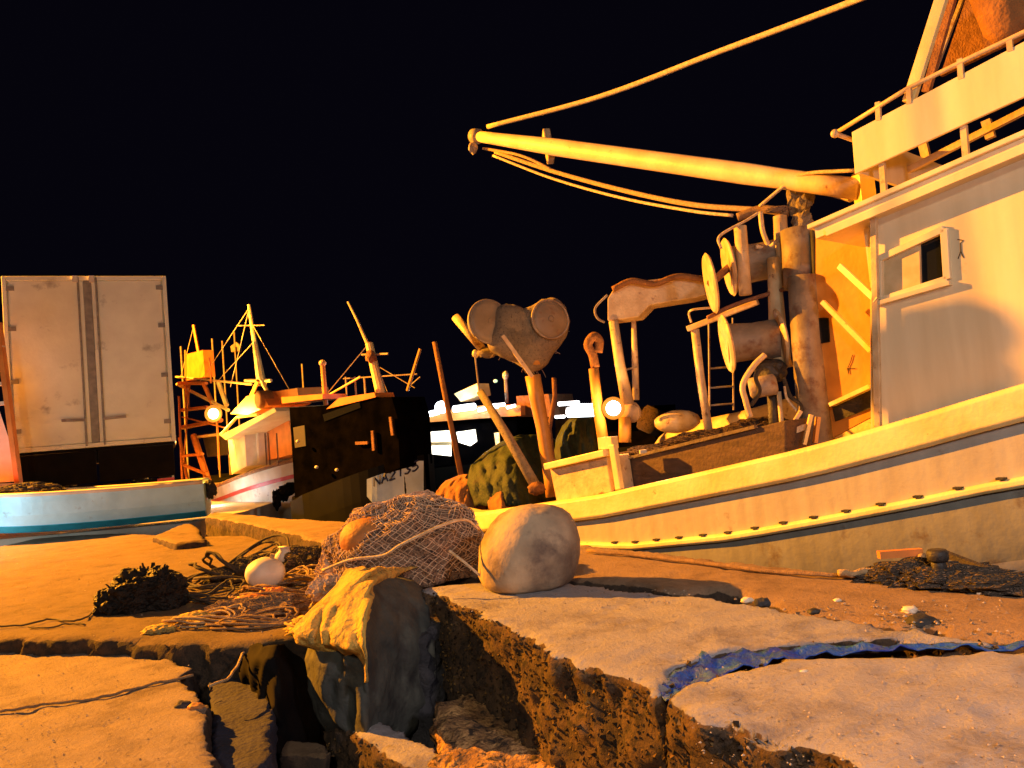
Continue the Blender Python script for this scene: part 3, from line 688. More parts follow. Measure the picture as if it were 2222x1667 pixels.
MB().blob(W(1058,765,10.2), (.14,.1,.07), .3, 3, 3, 3).build('davit_knuckle', 'netgrey', boat, smooth=True)
rig('davit_rope', [(1030,765,10.3), (1034,800,10.3), (1040,850,10.3)], .012, 'grey')
MB().blob(W(1032,768,10.3), (.05,.05,.06), .2, 2, 2, 3).build('pulley', 'cap', boat, smooth=True)
MB().tube([W(1042,850,10.3), W(1100,945,10), W(1166,1062,9.6)], [.05,.062,.07], 12).build('davit_strut', 'netgrey', boat, smooth=True)
MB().blob(W(1164,1060,9.55), (.11,.08,.08), .25, 3, 3, 8).build('strut_foot', 'rust', boat, smooth=True)
MB().tube([W(943,742,11), W(970,880,11), W(1000,1030,11)], [.035,.038,.04], 10).build('stern_pole', 'sack', boat, smooth=True)

hb_ = MB(); hx = [BL.at(x, y, .42) for x, y in ((1352,1000), (1500,965), (1640,928), (1705,912), (1705,1000), (1352,1075))]
hb_.prism(hx, BL.a*.75); hb_.build('hatch_coaming', 'hatch', boat, bevel=.012)
hl = MB(); hl.bar(BL.at(1348,998,.40), BL.at(1640,926,.40), .03, .05, up=BL.a); hl.build('coaming_edge', 'deck', boat)
def drape_sheet(name, m, rowsd, ridge, label, push=0.0, seed=0, ragged=0, depthR=.55, depthL=.35, cat='tarpaulin'):
    rows = []
    for (y, x0, x1, Y) in rowsd:
        r = []
        for i in range(49):
            t = i/48; px = x0+(x1-x0)*t
            rd = ridge(y); tr = max(.02, min(.98, (rd-x0)/max(1, x1-x0)))
            back = depthL*((tr-t)/tr)**1.5 if t < tr else depthR*((t-tr)/(1-tr))**.8
            p = W(px, y+ragged*noise.noise(V((px*.03, y*.01, seed)))*40, Y+back-push); r.append(p)
        rows.append(r)
    fine = []
    for a in range(len(rows)-1):
        for k in range(6):
            t = k/6; fine.append([rows[a][i].lerp(rows[a+1][i], t) for i in range(49)])
    fine.append(rows[-1])
    for r in fine:
        for p in r:
            q = V((p.x*1.0, p.y*.3, p.z*.35))
            d = noise.fractal(q*7+V((seed,0,0)), 1, 2, 4)*.05+abs(noise.noise(q*9+V((4,4,4))))*.09+noise.fractal(p*13, 1, 2, 4)*.014+.022*math.sin(p.x*34+p.z*9+noise.noise(p*5)*5)
            p.y += d; p.x += noise.noise(p*6)*.02
    c = fine[-1][24].copy()
    return MB().grid(fine).build(name, m, loc=c, smooth=True, solid=.010, label=label, cat=cat)
# ---- loads on the boat deck
def netheap(name, blobs, m, label, cat, wire=None, wt=.006, sub=4, rg=.12):
    mb = MB(); base = V(blobs[0][0])
    for i, (c, r, am, fr_) in enumerate(blobs): mb.blob(c, r, am, fr_, sub, i+3, ridged=rg)
    o = mb.build(name, m, loc=(base.x, base.y, base.z-blobs[0][1][2]), smooth=True, label=label, cat=cat)
    if wire:
        wb = MB()
        for i, (c, r, am, fr_) in enumerate(blobs): wb.blob(c, tuple(x*1.02 for x in r), am, fr_, min(sub, 4), i+3, ridged=rg)
        w = wb.build('mesh_twine', wire, o); md = w.modifiers.new('w', 'WIREFRAME'); md.thickness = wt; md.use_replace = True
    return o
drape_sheet('fishing_net', 'netg', [(944,1128,1190,10.9), (958,1090,1207,10.7), (982,1052,1212,10.5), (1010,1022,1215,10.3), (1050,1012,1212,10.15), (1098,1030,1210,10.05)], lambda y: 1120,
    'dark green folded net and tarpaulin heap on the boat stern left of the crane column', seed=9, cat='fishing net', depthR=.5, depthL=.6)
drape_sheet('fishing_net', 'netg', [(908,1240,1298,10.0), (925,1220,1306,9.9), (955,1206,1312,9.8), (1000,1200,1316,9.7), (1028,1200,1318,9.65)], lambda y: 1255,
    'olive green net bundle between crane column and lamp post on the boat', seed=14, cat='fishing net', depthR=.45, depthL=.4)
netheap('fishing_net', [(W(1440,985,8.5), (.5,.4,.10), .25, 2.6), (W(1560,955,8.2), (.55,.4,.12), .25, 2.6), (W(1370,1000,8.8), (.3,.3,.10), .25, 3), (W(1650,935,7.9), (.35,.35,.12), .25, 3)],
        'netd', 'long dark brown net heap on the boat deck below the drums', 'fishing net', 'netd')
drape_sheet('canvas_sack', 'sack', [(1030,1000,1045,11.0), (1044,968,1070,10.9), (1065,948,1082,10.75), (1090,942,1078,10.65), (1112,950,1070,10.6)], lambda y: 1015, 'rust brown canvas sack slumped on the stern, leftmost of two', seed=17, cat='sack', depthR=.4, depthL=.4)
drape_sheet('canvas_sack', 'sack', [(1058,1075,1115,10.3), (1070,1062,1130,10.2), (1090,1058,1140,10.1), (1108,1062,1140,10.05)], lambda y: 1090, 'flat brown sack on the stern beside the green net', seed=19, cat='sack', depthR=.3, depthL=.3)
MB().blob(W(1470,915,9.4), (.28,.2,.14), .05, 2, 3).build('raft_canister', 'post', loc=W(1470,930,9.4), smooth=True, label='rounded cream canister on the far side of the boat deck', cat='life raft')
for k, (x, y, rot) in enumerate(((1628,938,.3), (1655,952,1.0), (1395,980,.2))):
    MB().box(W(x, y, 7.2), .12-.03*k, .06, .03, V((math.cos(rot),0,math.sin(rot)*.3)).normalized()).build('plastic_scrap', 'bwhite', loc=W(x, y+5, 7.2),
        label=['white plastic scrap on the dark deck net, left of the winch', 'tiny white scrap at the winch foot on the boat', 'small pale scrap on the dark net near the lit lamp'][k], cat='scrap')

# ================================================================== ON THE QUAY
# dome float
fb_c = G(1152, 1268, ZQ+.02); Yf = fb_c.y
def dome(c, R, H, seed=0):
    mb = MB(); prof = [(0,.80), (.05,.92), (.16,.99), (.34,1.0), (.52,.975), (.68,.90), (.81,.78), (.90,.62), (.96,.43), (.99,.22), (1,.02)]
    n = 48; vs = []
    for h, r in prof:
        for k in range(n):
            a = 2*math.pi*k/n; v = V((math.cos(a)*r*R, math.sin(a)*r*R, h*H))
            v += v.normalized()*noise.fractal(v*5+V((seed,0,0)), 1, 2, 3)*.018
            v.x += v.z*.16 - .03 + max(0, -v.x)*(1-h)*.12; vs.append(V(c)+v)
    m_ = len(prof); fs = [[i*n+k, i*n+(k+1) % n, (i+1)*n+(k+1) % n, (i+1)*n+k] for i in range(m_-1) for k in range(n)]
    fs += [list(range(n))[::-1], [(m_-1)*n+k for k in range(n)]]
    mb.add(vs, fs); return mb
px2m = Yf/FP
dome(fb_c, 114*px2m, 168*px2m).build('float', 'buoy', loc=fb_c, smooth=True, label='large dirty white dome float standing on the pale block, right of the net heap', cat='float')
# net mound with orange float inside
def mound(name, cx, cy, z, wpx, hpx, m, wire, label, seed, depth=.5, amp=.12, sub=5, tilt=0, wt=.007, skirt=1.0):
    c = G(cx, cy, z); k = c.y/FP; mb = MB()
    mb.blob(c+V((0, depth*.4, hpx*k*.28)), (wpx*k/2, depth, hpx*k*.72), amp, 2.2, sub, seed, flat=-hpx*k*.28, ridged=.05)
    o = mb.build(name, m, loc=c, smooth=True, label=label, cat='fishing net')
    if wire:
        C0 = c+V((0, depth*.4, hpx*k*.28)); rd = (wpx*k/2*1.015, depth*1.01, hpx*k*.735); off = V((seed*7.3, seed*3.1, seed*5.7)); wb = MB(); fl_ = -hpx*k*.28
        def surf(p):
            d = noise.fractal(p*2.2+off, 1, 2, 4)*amp+abs(noise.noise(p*2.2*2.3+off))*.05
            q = p*(1+d); q = V((q.x*rd[0], q.y*rd[1], max(fl_, q.z*rd[2]))); return C0+q+V((noise.noise(p*11), noise.noise(p*11+V((3,3,3))), noise.noise(p*11+V((7,7,7)))))*.012
        jr = random.Random(seed)
        for sg in (-1, 1):
            for a in range(64):
                ph0 = a/64*2*math.pi+jr.uniform(-.03,.03); pl = []
                for b_ in range(46):
                    th = .12+b_/45*1.75; ph = ph0+sg*(th*1.15); pl.append(surf(V((math.sin(th)*math.cos(ph), math.sin(th)*math.sin(ph), math.cos(th)))))
                wb.tube(pl, jr.uniform(.0022,.0040), 4)
        wb.build('net_twine', wire, o)
    return o
nm = mound('fishing_net', 880, 1262, ZQ-.02, 345, 176, 'nett', 'netl', 'rounded brown net heap wrapped round an orange float on the quay edge', 4, .42, .16)
netheap('fishing_net', [(G(735,1262,ZQ)+V((0,.15,.05)), (.17,.2,.16), .25, 3), (G(705,1285,ZQ)+V((0,.1,0)), (.12,.15,.08), .3, 3)], 'netl', 'pale pinkish net spilling left from the brown net heap', 'fishing net', 'netl', .006)
cO = W(800, 1170, G(905,1262,ZQ).y+.08)
MB().blob(cO+V((0,.05,0)), (.20,.19,.15), .02, 2, 4).build('float', 'buoyo', loc=cO-V((0,0,.14)), smooth=True, label='smooth orange float bulging from the left of the brown net heap', cat='float')
# rope edge over the heap
ped = smooth_path([W(x, y, Yn) for x, y, Yn in ((700,1238,4.75), (760,1215,4.62), (830,1206,4.55), (865,1185,4.5), (905,1165,4.5), (960,1140,4.6), (1010,1128,4.75), (1040,1150,4.85))], 6)
MB().tube(ped, .0085, 8).build('net_head_rope', 'ropew', nm, smooth=True)
MB().tube([W(975,1195,4.5), W(1010,1222,4.45), W(1045,1252,4.42)], .008, 6).build('cord', 'ropew', loc=W(1045,1252,4.42), label='short pale cord slanting down the right side of the brown net heap', cat='cord')

# black ragged bundle on slab D
cc = G(285, 1335, ZD)
mb = MB(); mb.blob(cc+V((.03,.18,.10)), (.27,.2,.20), .22, 2.6, 5, 6, flat=-.10, ridged=.22); mb.blob(cc+V((-.17,.14,.07)), (.14,.13,.12), .3, 3, 4, 9, flat=-.07, ridged=.2)
mb.blob(cc+V((-.27,.14,.12)), (.05,.05,.06), .3, 3, 3, 9, ridged=.2)
mb_bag = mb; rnd = random.Random(4); fm = mb
if 0: o = mb.build('plastic_bag', 'bag', loc=cc, smooth=False, label='ragged black plastic bundle on the orange slab, left of the rope tangle', cat='plastic bag')
for k in range(46):
    a = rnd.uniform(0, math.pi); p = cc+V((.03+math.cos(a)*.26*rnd.uniform(.6,1), .1+rnd.uniform(-.05,.15), .10+math.sin(a)*.19)); d = V((math.cos(a)*.04, rnd.uniform(-.02,.02), .02+rnd.random()*.035))
    fm.add([p, p+V((.02,0,.0)), p+d+V((.012,.005,0)), p+d], [[0,1,2,3]])
o = mb.build('plastic_bag', 'bag', loc=cc, smooth=False, label='ragged black plastic bundle on the orange slab, left of the rope tangle', cat='plastic bag')
# black rope coils
def coil(name, cx, cy, z, rx, ry, turns, m, r, label, lift=.1, seed=0, group=None, open_=1.0):
    c = G(cx, cy, z); mb = MB(); rnd = random.Random(seed); pts = []
    for k in range(int(turns*26)):
        a = 2*math.pi*k/26; e1 = 1-.35*rnd.random()*.5-.25*math.sin(k*.11+seed)
        pts.append(c+V((math.cos(a)*rx*e1+.05*math.sin(k*.07), math.sin(a)*ry*e1+.04*math.sin(k*.05+seed), .015+lift*(.5+.5*math.sin(a*.5+seed*.7+k*.013))*abs(math.sin(a+.6))**1.5)))
    mb.tube(smooth_path(pts, 2), r, 6)
    return mb.build(name, m, loc=c, smooth=True, label=label, cat='rope', group=group)
coil('rope_coil', 520, 1248, ZD, .36, .55, 6, 'ropek', .012, 'black rope looping high behind the small round white float', .26, 3)
coil('rope_coil', 470, 1300, ZD, .22, .25, 4, 'ropek', .010, 'low black rope tangle just right of the black plastic bundle', .10, 5)
coil('rope_coil', 600, 1290, ZD, .30, .22, 8, 'ropeb', .009, 'brown rope tangle below the small round white float', .09, 7)
coil('rope_coil', 640, 1260, ZD, .20, .2, 7, 'rope', .008, 'tan rope loops between the small white float and the brown net heap', .08, 8)
coil('rope_coil', 460, 1352, ZD, .24, .12, 7, 'rope', .008, 'yellow rope heap in front of the black plastic bundle near the slab edge', .07, 9)
coil('rope_coil', 560, 1355, ZD, .24, .12, 7, 'ropeb', .008, 'brown rope loops lying along the slab edge left of the mustard tarpaulin', .06, 10)
ropeline('rope', [(-10,1362), (60,1356), (110,1345), (150,1350), (185,1342), (200,1330)], ZD+.012, .007, 'ropek', 'thin dark rope running left from the black plastic bundle', wob=.02)
ropeline('rope', [(60,1364), (110,1362), (150,1356), (185,1358)], ZD+.012, .006, 'ropek', 'short dark cord on the orange slab in front of the thin rope', wob=.02)
ropeline('rope', [(360,1268), (400,1258), (430,1250)], ZD+.03, .009, 'ropek', 'dark rope end joining the black plastic bundle to the looping rope', wob=.02)
netheap('fishing_net', [(G(600,1330,ZD)+V((0,0,.03)), (.26,.16,.08), .4, 3), (G(530,1328,ZD)+V((0,0,.02)), (.26,.12,.06), .4, 3)], 'nett', 'low dark net scraps under the rope tangle in front of the white float', 'fishing net', 'ropeb', .006)
netheap('fishing_net', [(G(660,1240,ZD)+V((0,.1,.06)), (.22,.22,.11), .4, 3), (G(628,1228,ZD)+V((0,.1,.05)), (.25,.22,.10), .4, 3)], 'nett', 'dark net heap behind the small white float, left of the big brown heap', 'fishing net', 'ropek', .006)
netheap('fishing_net', [(G(500,1262,ZD)+V((0,.05,.03)), (.22,.18,.09), .4, 3), (G(545,1240,ZD)+V((0,.05,.03)), (.2,.18,.09), .4, 3)], 'ropek', 'black heap painting the dark void inside the looping rope, left of the small white float', 'fishing net', 'ropek', .006)  # added black lumps stand for the shade between the ropes
netheap('cloth', [(G(425,1352,ZD)+V((0,0,.02)), (.13,.08,.05), .4, 3)], 'tarp', 'crumpled mustard rag right of the black plastic bundle', 'rag')
netheap('cloth', [(G(345,1372,ZD)+V((0,0,.015)), (.10,.06,.03), .4, 3)], 'tarp', 'small pale rag on the slab in front of the black plastic bundle', 'rag')
# small white float with cap
cf = G(568, 1272, ZD+.06); root = thing('float', cf, 'small round white float among black rope, with a jug behind it', 'float')
MB().blob(cf+V((0,.1,.08)), (.155,.14,.125), .02, 2, 4, 1).build('float_body', 'bwhite', root, smooth=True)
MB().tube([cf+V((.06,.1,.19)), cf+V((.07,.1,.225))], .02, 8).build('float_eye', 'rope', root)
cj = G(612, 1222, ZD+.08); MB().lathe(cj+V((0,.06,0)), V((.1,0,1)), [(0,.07), (.02,.085), (.06,.085), (.1,.05), (.13,.045), (.135,.06)], 14).build('jug', 'bwhite', loc=cj, smooth=True, label='pale plastic jug top poking up behind the small white float', cat='jug')
netheap('cloth', [(G(545,1312,ZD)+V((0,0,.04)), (.12,.05,.03), .4, 3), (G(590,1300,ZD)+V((0,0,.06)), (.08,.04,.025), .4, 3)], 'orange', 'orange twisted rag in front of the small white float', 'rag')

# one hanging cloth: dark grey paints its unlit side, mustard its lit upper left
drape_sheet('tarpaulin', 'tarpg', [(1245,770,855,4.40), (1262,742,905,4.2), (1300,715,925,4.05), (1345,690,935,3.95), (1390,668,940,3.86), (1440,655,940,3.80), (1500,668,940,3.78), (1560,690,935,3.78), (1600,715,900,3.78)],
            lambda y: 800-(y-1240)*.02, 'unlit side of the hanging cloth as a dark grey sheet behind the mustard part', seed=2)
drape_sheet('tarpaulin', 'tarp', [(1232,785,905,4.42), (1246,752,870,4.22), (1275,728,822,4.05), (1310,690,806,3.93), (1345,655,800,3.85), (1375,632,797,3.80), (1400,648,797,3.77), (1425,740,797,3.76), (1455,775,797,3.75), (1480,788,800,3.75)],
            lambda y: 800, 'mustard yellow cloth draped over its dark grey unlit side, ending in a pointed tongue', push=.05, seed=2, ragged=.25)
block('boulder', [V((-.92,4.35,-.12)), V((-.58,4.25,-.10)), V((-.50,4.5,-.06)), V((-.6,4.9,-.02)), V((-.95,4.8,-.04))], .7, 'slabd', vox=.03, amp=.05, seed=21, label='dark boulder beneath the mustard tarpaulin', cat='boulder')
netheap('cloth', [(G(672,1372,ZD)+V((.02,.02,.03)), (.15,.11,.06), .45, 3), (G(715,1335,ZD)+V((.03,.03,.06)), (.14,.12,.09), .45, 3)], 'tarp', 'bright mustard cloth bunched on the slab corner left of the hanging tarpaulin', 'rag')
ropeline('rope', [(545,1395), (520,1430), (500,1465), (478,1482), (455,1490)], -.16, .008, 'rope', 'tan rope hanging off the slab corner above the crevice', wob=.02)
ropeline('rope', [(620,1355), (680,1372), (740,1366), (800,1360)], ZD+.10, .008, 'rope', 'tan rope lying across the mustard cloth', wob=.02)
# grey rock face under slab, lower block, beam
block('concrete_block', [G(x, y, -.34) for x, y in ((965,1530), (1000,1478), (1070,1440), (1120,1450), (1230,1480), (1400,1560), (1560,1700), (1500,1850), (1100,1800), (960,1660))], .6, 'core', vox=.026, amp=.09, topamp=.05, seed=33,
      label='rough broken concrete core, coloured as lamplit, beneath the big pale block', cat='concrete block')
block('concrete_block', [G(x, y, -.30) for x, y in ((448,1478), (480,1448), (560,1440), (585,1475), (600,1560), (585,1640), (570,1800), (470,1800))], .7, 'bluegrey', vox=.03, amp=.02, seed=30, label='smooth blue grey lower block wedged beside the cracked left slab', cat='concrete block')
block('concrete_block', [G(x, y, -.40) for x, y in ((700,1536), (738,1533), (900,1602), (1040,1676), (1180,1760), (1120,1800), (940,1700), (800,1612))], .42, 'blockA', vox=.022, amp=.035, topamp=.012, seed=50,
      label='broken concrete beam slanting across the bottom of the crevice', cat='concrete block')
block('brick', [G(x, y, -.50) for x, y in ((602,1612), (640,1606), (690,1610), (712,1628), (700,1642), (610,1640))], .2, 'blockD', vox=.016, amp=.012, topamp=.005, seed=51, label='small broken brick with lit top at the very bottom of the crevice', cat='brick')
drape_sheet('plastic_sheet', 'blackm', [(1402,530,650,4.35), (1430,520,670,4.2), (1480,525,690,4.1), (1540,545,692,4.0), (1600,590,690,3.9), (1640,600,680,3.85)], lambda y: 600, 'black sheet painting the dark void under the slab edge, left of the hanging cloth', seed=6)  # near-black sheet stands for the shade in the crevice

# blue sheet painting the bluish shadow in the crack between blocks
rows = []
for k in range(60):
    t = k/59; a = V(G(interp(t, [(0,1436), (.3,1560), (.6,1800), (1,2240)]), interp(t, [(0,1512), (.3,1440), (.6,1412), (1,1400)]), ZA-.02))
    r = []
    for j in range(9):
        u = (j/8-.5); wdt = interp(t, [(0,.10), (.2,.24), (.5,.10), (1,.05)])
        p = a+V((-.15,1,0)).normalized()*u*wdt; p.z = ZA-.012-.012*math.cos(u*3)+noise.fractal(p*16, 1, 2, 4)*.022; r.append(p)
    rows.append(r)
MB().grid(rows).build('plastic_sheet', 'blue', loc=rows[5][4], smooth=True, solid=.004, label='crumpled blue sheet painting the shadow in the crack between two pale blocks', cat='plastic sheet')
# stones
def stone(px, py, z, r, m, label, seed):
    c = G(px, py, z); MB().blob(c+V((0,0,r*.3)), (r*1.3, r, r*.7), .3, 2, 3, seed).build('stone', m, loc=c, smooth=True, label=label, cat='stone')
stone(1622,1306,ZA,.022,'bwhite','pale stone beside the first dark gap behind the big block',1)
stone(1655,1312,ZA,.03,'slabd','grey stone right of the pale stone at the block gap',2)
stone(1766,1330,ZA,.02,'dark','tiny dark stone at the back edge of the big block',3)
stone(1975,1328,ZQ,.025,'bwhite','small white pebble on the quay above the right dark gap',4)
stone(2000,1362,ZQ-.03,.05,'rubber','dark stone filling the right gap along the quay',5)
stone(1818,1305,ZQ,.014,'bwhite','tiny pink white pebble on the quay near the block edge',6)
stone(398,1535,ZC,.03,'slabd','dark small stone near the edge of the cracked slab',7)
stone(425,1540,ZC,.03,'buoyo','orange stone at the edge of the cracked slab',8)
stone(1745,1462,ZB,.012,'bwhite','tiny white chip by the blue shadow sheet',9)
stone(2128,1290,ZQ,.015,'bwhite','tiny pale pebble below the net and rope on the right quay',10)
block('concrete_block', [G(x, y, -.02) for x, y in ((330,1163), (405,1134), (428,1140), (445,1172), (380,1180))], .12, 'blockD', vox=.04, amp=.02, seed=40, label='small wedge shaped slab at the far corner by the blue dinghy', cat='concrete block')
# mooring rope along the quay edge and net/cleat heap at right
ropeline('rope', [(1275,1196), (1400,1208), (1520,1222), (1650,1238), (1760,1247), (1850,1250)], ZQ+.02, .012, 'ropeb', 'long brown mooring rope along the quay edge beside the boat', wob=.01)
ropeline('rope', [(1820,1250), (1880,1244), (1940,1236), (1985,1222), (2010,1208)], ZQ+.03, .018, 'rope', 'thick tan mooring rope climbing to the bollard at right', wob=.03)
netheap('fishing_net', [(G(2010,1262,ZQ)+V((0,.05,.02)), (.22,.14,.07), .4, 3), (G(2090,1272,ZQ)+V((0,.05,.02)), (.22,.14,.06), .4, 3), (G(1940,1256,ZQ)+V((0,.05,.01)), (.18,.12,.035), .4, 3), (G(2190,1284,ZQ)+V((0,.05,.02)), (.2,.12,.04), .4, 3)],
        'nett', 'low dark net and rope pile on the quay at far right around the bollard', 'fishing net', 'ropek', .006)
bp_ = G(2042, 1268, ZQ); bo = thing('bollard', bp_, 'short black iron bollard standing in the dark net pile at right', 'bollard')
MB().lathe(bp_, V((0,0,1)), [(0,.045), (.02,.04), (.09,.034), (.11,.034)], 18).build('bollard_stem', 'dark', bo, smooth=True)
MB().lathe(bp_+V((0,0,.11)), V((0,0,1)), [(0,.04), (.01,.048), (.045,.048), (.055,.04)], 18).build('bollard_cap', 'dark', bo, smooth=True)
MB().box(G(1975,1228,ZQ)+V((0,.1,.05)), .22, .04, .04, V((1,-.2,.02)).normalized()).build('timber_scrap', 'orange', loc=G(1975,1228,ZQ), label='orange painted wood scrap behind the tan rope at right', cat='wood scrap')
MB().bar(G(2070,1250,ZQ)+V((0,.05,.10)), G(2260,1290,ZQ)+V((0,.1,.02)), .03, .03).build('rope', 'ropek', loc=G(2150,1270,ZQ), label='taut black rope slanting right from the bollard', cat='rope')

# ================================================================== LEFT: DINGHY, LORRY
DL = 12.6
def dinghy():
    a = W(-60,1120,DL-.5); b = W(452,1120,DL+.45); z0 = .0
    d = V((b.x-a.x, b.y-a.y, 0)); L_ = d.length; d.normalize(); nrm = V((-d.y, d.x, 0))
    root = thing('dinghy', V((a.x+d.x*L_/2, a.y+d.y*L_/2, z0)), 'pale blue open dinghy lying in front of the parked lorry', 'dinghy')
    rows = []; rim = []
    for k in range(25):
        t = k/24; hbm = .62*min(1, (1-(1-min(1, t/.35))**2))**.6 if t < .35 else .62*(1-.12*((t-.35)/.65)**2)
        hbm = max(.03, hbm); zs = .56+.12*(1-t)**2; c = a+d*(L_*t); c.z = 0
        r = []
        for w, z in ((-1,1), (-.98,.82), (-.92,.5), (-.78,.2), (-.5,.03), (0,0), (.5,.03), (.78,.2), (.92,.5), (.98,.82), (1,1)):
            r.append(c+nrm*(hbm*w)+V((0,0,z0+zs*z+.12*(1-t)**3*(1-z))))
        rows.append(r); rim.append((r[0], r[-1]))
    MB().grid(rows).add(rows[-1], [list(range(11))]).build('hull', 'hullb', root, smooth=False, solid=.03)
    for i in (0, 1): MB().tube([p[i]+V((0,0,.02)) for p in rim], .035, 8).build('gunwale', 'orwhite', root, smooth=True)
    MB().tube([r[2]-nrm*.01+V((0,0,.2)) for r in rows], .022, 6).build('rubbing_strake', 'wood', root)
    MB().grid([[r[3]-nrm*.022+V((0,0,-.0)), r[4]-nrm*.022+V((0,0,-.01))] for r in rows]).build('keel_stripe', 'hblue', root, solid=.01)
    for t in (.3, .6, .85):
        c = a+d*(L_*t); MB().box(V((c.x, c.y, z0+.42)), .22, 1.1, .04, d, nrm).build('thwart', 'wood', root)
    return root, a, d, nrm, L_
dg_, da, dd, dn, dL = dinghy()
netheap('fishing_net', [(W(60,1068,12.2), (.5,.25,.13), .35, 3), (W(105,1082,12.1), (.25,.2,.10), .35, 3)], 'nett', 'brown net bundle hanging over the side of the blue dinghy', 'fishing net', 'ropek', .012)
netheap('car_tyre', [(W(455,1062,12.9), (.10,.10,.14), .4, 3)], 'rubber', 'ragged black fender on the end of the blue dinghy', 'fender')

def lorry():
    Y0 = 13.9
    tl, tr = W(3,600,Y0), W(360,605,Y0+1.1)
    X = V((tr.x-tl.x, tr.y-tl.y, 0)); Wd = X.length; X.normalize(); Yv = V((-X.y, X.x, 0)); Z = V((0,0,1))
    ztop = tl.z; zbot = W(45,983,Y0).z; H = ztop-zbot; Ln = 6.0
    base = V((tl.x, tl.y, -.06)); root = thing('lorry', base+X*(Wd/2), 'parked lorry seen from behind, dull white box with double rear doors', 'lorry')
    cen = lambda u, v, z: V((tl.x, tl.y, 0))+X*(u*Wd)+Yv*v+Z*z
    MB().box(cen(.5, Ln/2+.06, zbot+H/2), Wd, Ln, H, X, Yv).build('cargo_box', 'truckw', root, bevel=.03)
    fr_ = MB()
    for (u, w_, z, h_) in ((.012, .07, zbot+H/2, H), (.988, .07, zbot+H/2, H)): fr_.box(cen(u, .02, z), w_, .09, h_, X, Yv)
    fr_.box(cen(.5, .02, ztop-.04), Wd-.145, .09, .08, X, Yv); fr_.box(cen(.5, .02, zbot+.04), Wd-.145, .09, .08, X, Yv)
    fr_.build('rear_frame', 'truckw', root, bevel=.008)
    for u0, u1 in ((.035,.475), (.525,.965)):
        dr = MB().box(cen((u0+u1)/2, .025, zbot+H/2), (u1-u0)*Wd, .05, H-.17, X, Yv).build('door', 'truckw', root, bevel=.012)
        uu = u1-.03 if u0 < .5 else u0+.03
        MB().tube([cen(uu, -.02, zbot+.03), cen(uu, -.02, ztop-.03)], .02, 8).build('lock_rod', 'seal', dr)
        MB().bar(cen(uu, -.04, zbot+H*.16), cen(uu+(-.14 if u0 < .5 else .14), -.04, zbot+H*.165), .05, .03, up=Yv).build('door_handle', 'grey', dr)
        for hz in (.12, .4, .7, .93):
            uh = u0+.012 if u0 < .5 else u1-.012
            MB().box(cen(uh, -.012, zbot+H*hz), .12, .03, .08, X, Yv).build('hinge', 'seal', dr)
    MB().box(cen(.5, .015, zbot+H/2), .13, .03, H-.17, X, Yv).build('door_seal', 'seal', root)
    for u in (.43, .53): MB().box(cen(u, -.04, ztop-.06), .09, .05, .12, X, Yv).build('lock_cam', 'orwhite', root)
    MB().box(cen(.5, 2.6, zbot-.18), .9, 4.5, .24, X, Yv).build('chassis', 'dark', root)
    MB().box(cen(.5, .15, zbot-.75), Wd*.9, .1, .12, X, Yv).build('bumper', 'blackm', root)
    for u in (.08, .26, .74, .92):
        wc = cen(u, 1.3, .42)
        wl = MB().lathe(wc, X, [(-.13,.2), (-.14,.42), (-.1,.47), (.1,.47), (.14,.42), (.13,.2)], 26).build('wheel', 'rubber', root)
        MB().lathe(wc, X, [(-.12,.05), (-.11,.2), (.11,.2), (.12,.05)], 18).build('wheel_rim', 'grey', wl)
    MB().box(cen(.5, Ln/2+.06, zbot-.03), Wd*.985, Ln*.99, .05, X, Yv).build('underbody', 'blackm', root)
    for u in (.255, .745): MB().box(cen(u, .09, zbot-.36), Wd*.475, .03, .6, X, Yv).build('mudflap', 'blackm', root)
    for u in (.08, .92): MB().box(cen(u, .09, zbot-.75), .3, .04, .1, X, Yv).build('tail_light', 'red', root)
    cabc = cen(.5, Ln+1.2, zbot+H*.3)
    cb = MB().box(cabc, Wd*.94, 1.9, H*.78, X, Yv).build('cab', 'truckw', root, bevel=.08)
    MB().box(cabc+Yv*.96+Z*.3, Wd*.8, .03, .7, X, Yv).build('windscreen', 'glass', cb)
lorry()
# boat cabin at the very left
lb = thing('moored_boat', W(-60,1060,12.4), 'cream boat cabin with ladder post at the left edge beside the lorry', 'boat')
MB().prism([W(x, y, 12.9) for x, y in ((-260,880), (-5,880), (22,960), (34,1045), (-260,1060))], V((-1.7,1.6,0))).build('cabin_wall', 'orwhite', lb)
MB().bar(W(-4,700,12.6), W(41,1052,12.6), .10, .08).build('ladder_post', 'orange', lb)
MB().bar(W(-140,712,12.6), W(-105,1052,12.6), .10, .08).build('ladder_post', 'orange', lb)
for y in (838, 880, 760): MB().bar(W(-120,y+8,12.6), W(16+(y-838)*.1,y-6,12.6), .08, .06).build('ladder_rung', 'orwhite', lb)
MB().prism([W(x, y, 12.2) for x, y in ((-300,1060), (40,1048), (38,1075), (-300,1095))], V((-2.2,2.2,0))).build('hull', 'orange', lb)

# ================================================================== FAR BOATS
def loft(ln, s0, s1, beam, zf, depth, mb=None, bow=.5, stern=.8):
    rows = []
    for k in range(17):
        t = k/16; s = s0+(s1-s0)*t
        h = beam/2*min(1, (stern+(1-stern)*min(1, t*5)), math.sqrt(max(.004, 1-max(0, (t-1+bow)/bow)**2)))
        z = zf(t); rows.append([ln.P(s, z-depth*b, beam/2-h*a) for a, b in ((1,0), (.99,.3), (.95,.6), (.75,.85), (0,1), (-.75,.85), (-.95,.6), (-.99,.3), (-1,0))])
    return rows
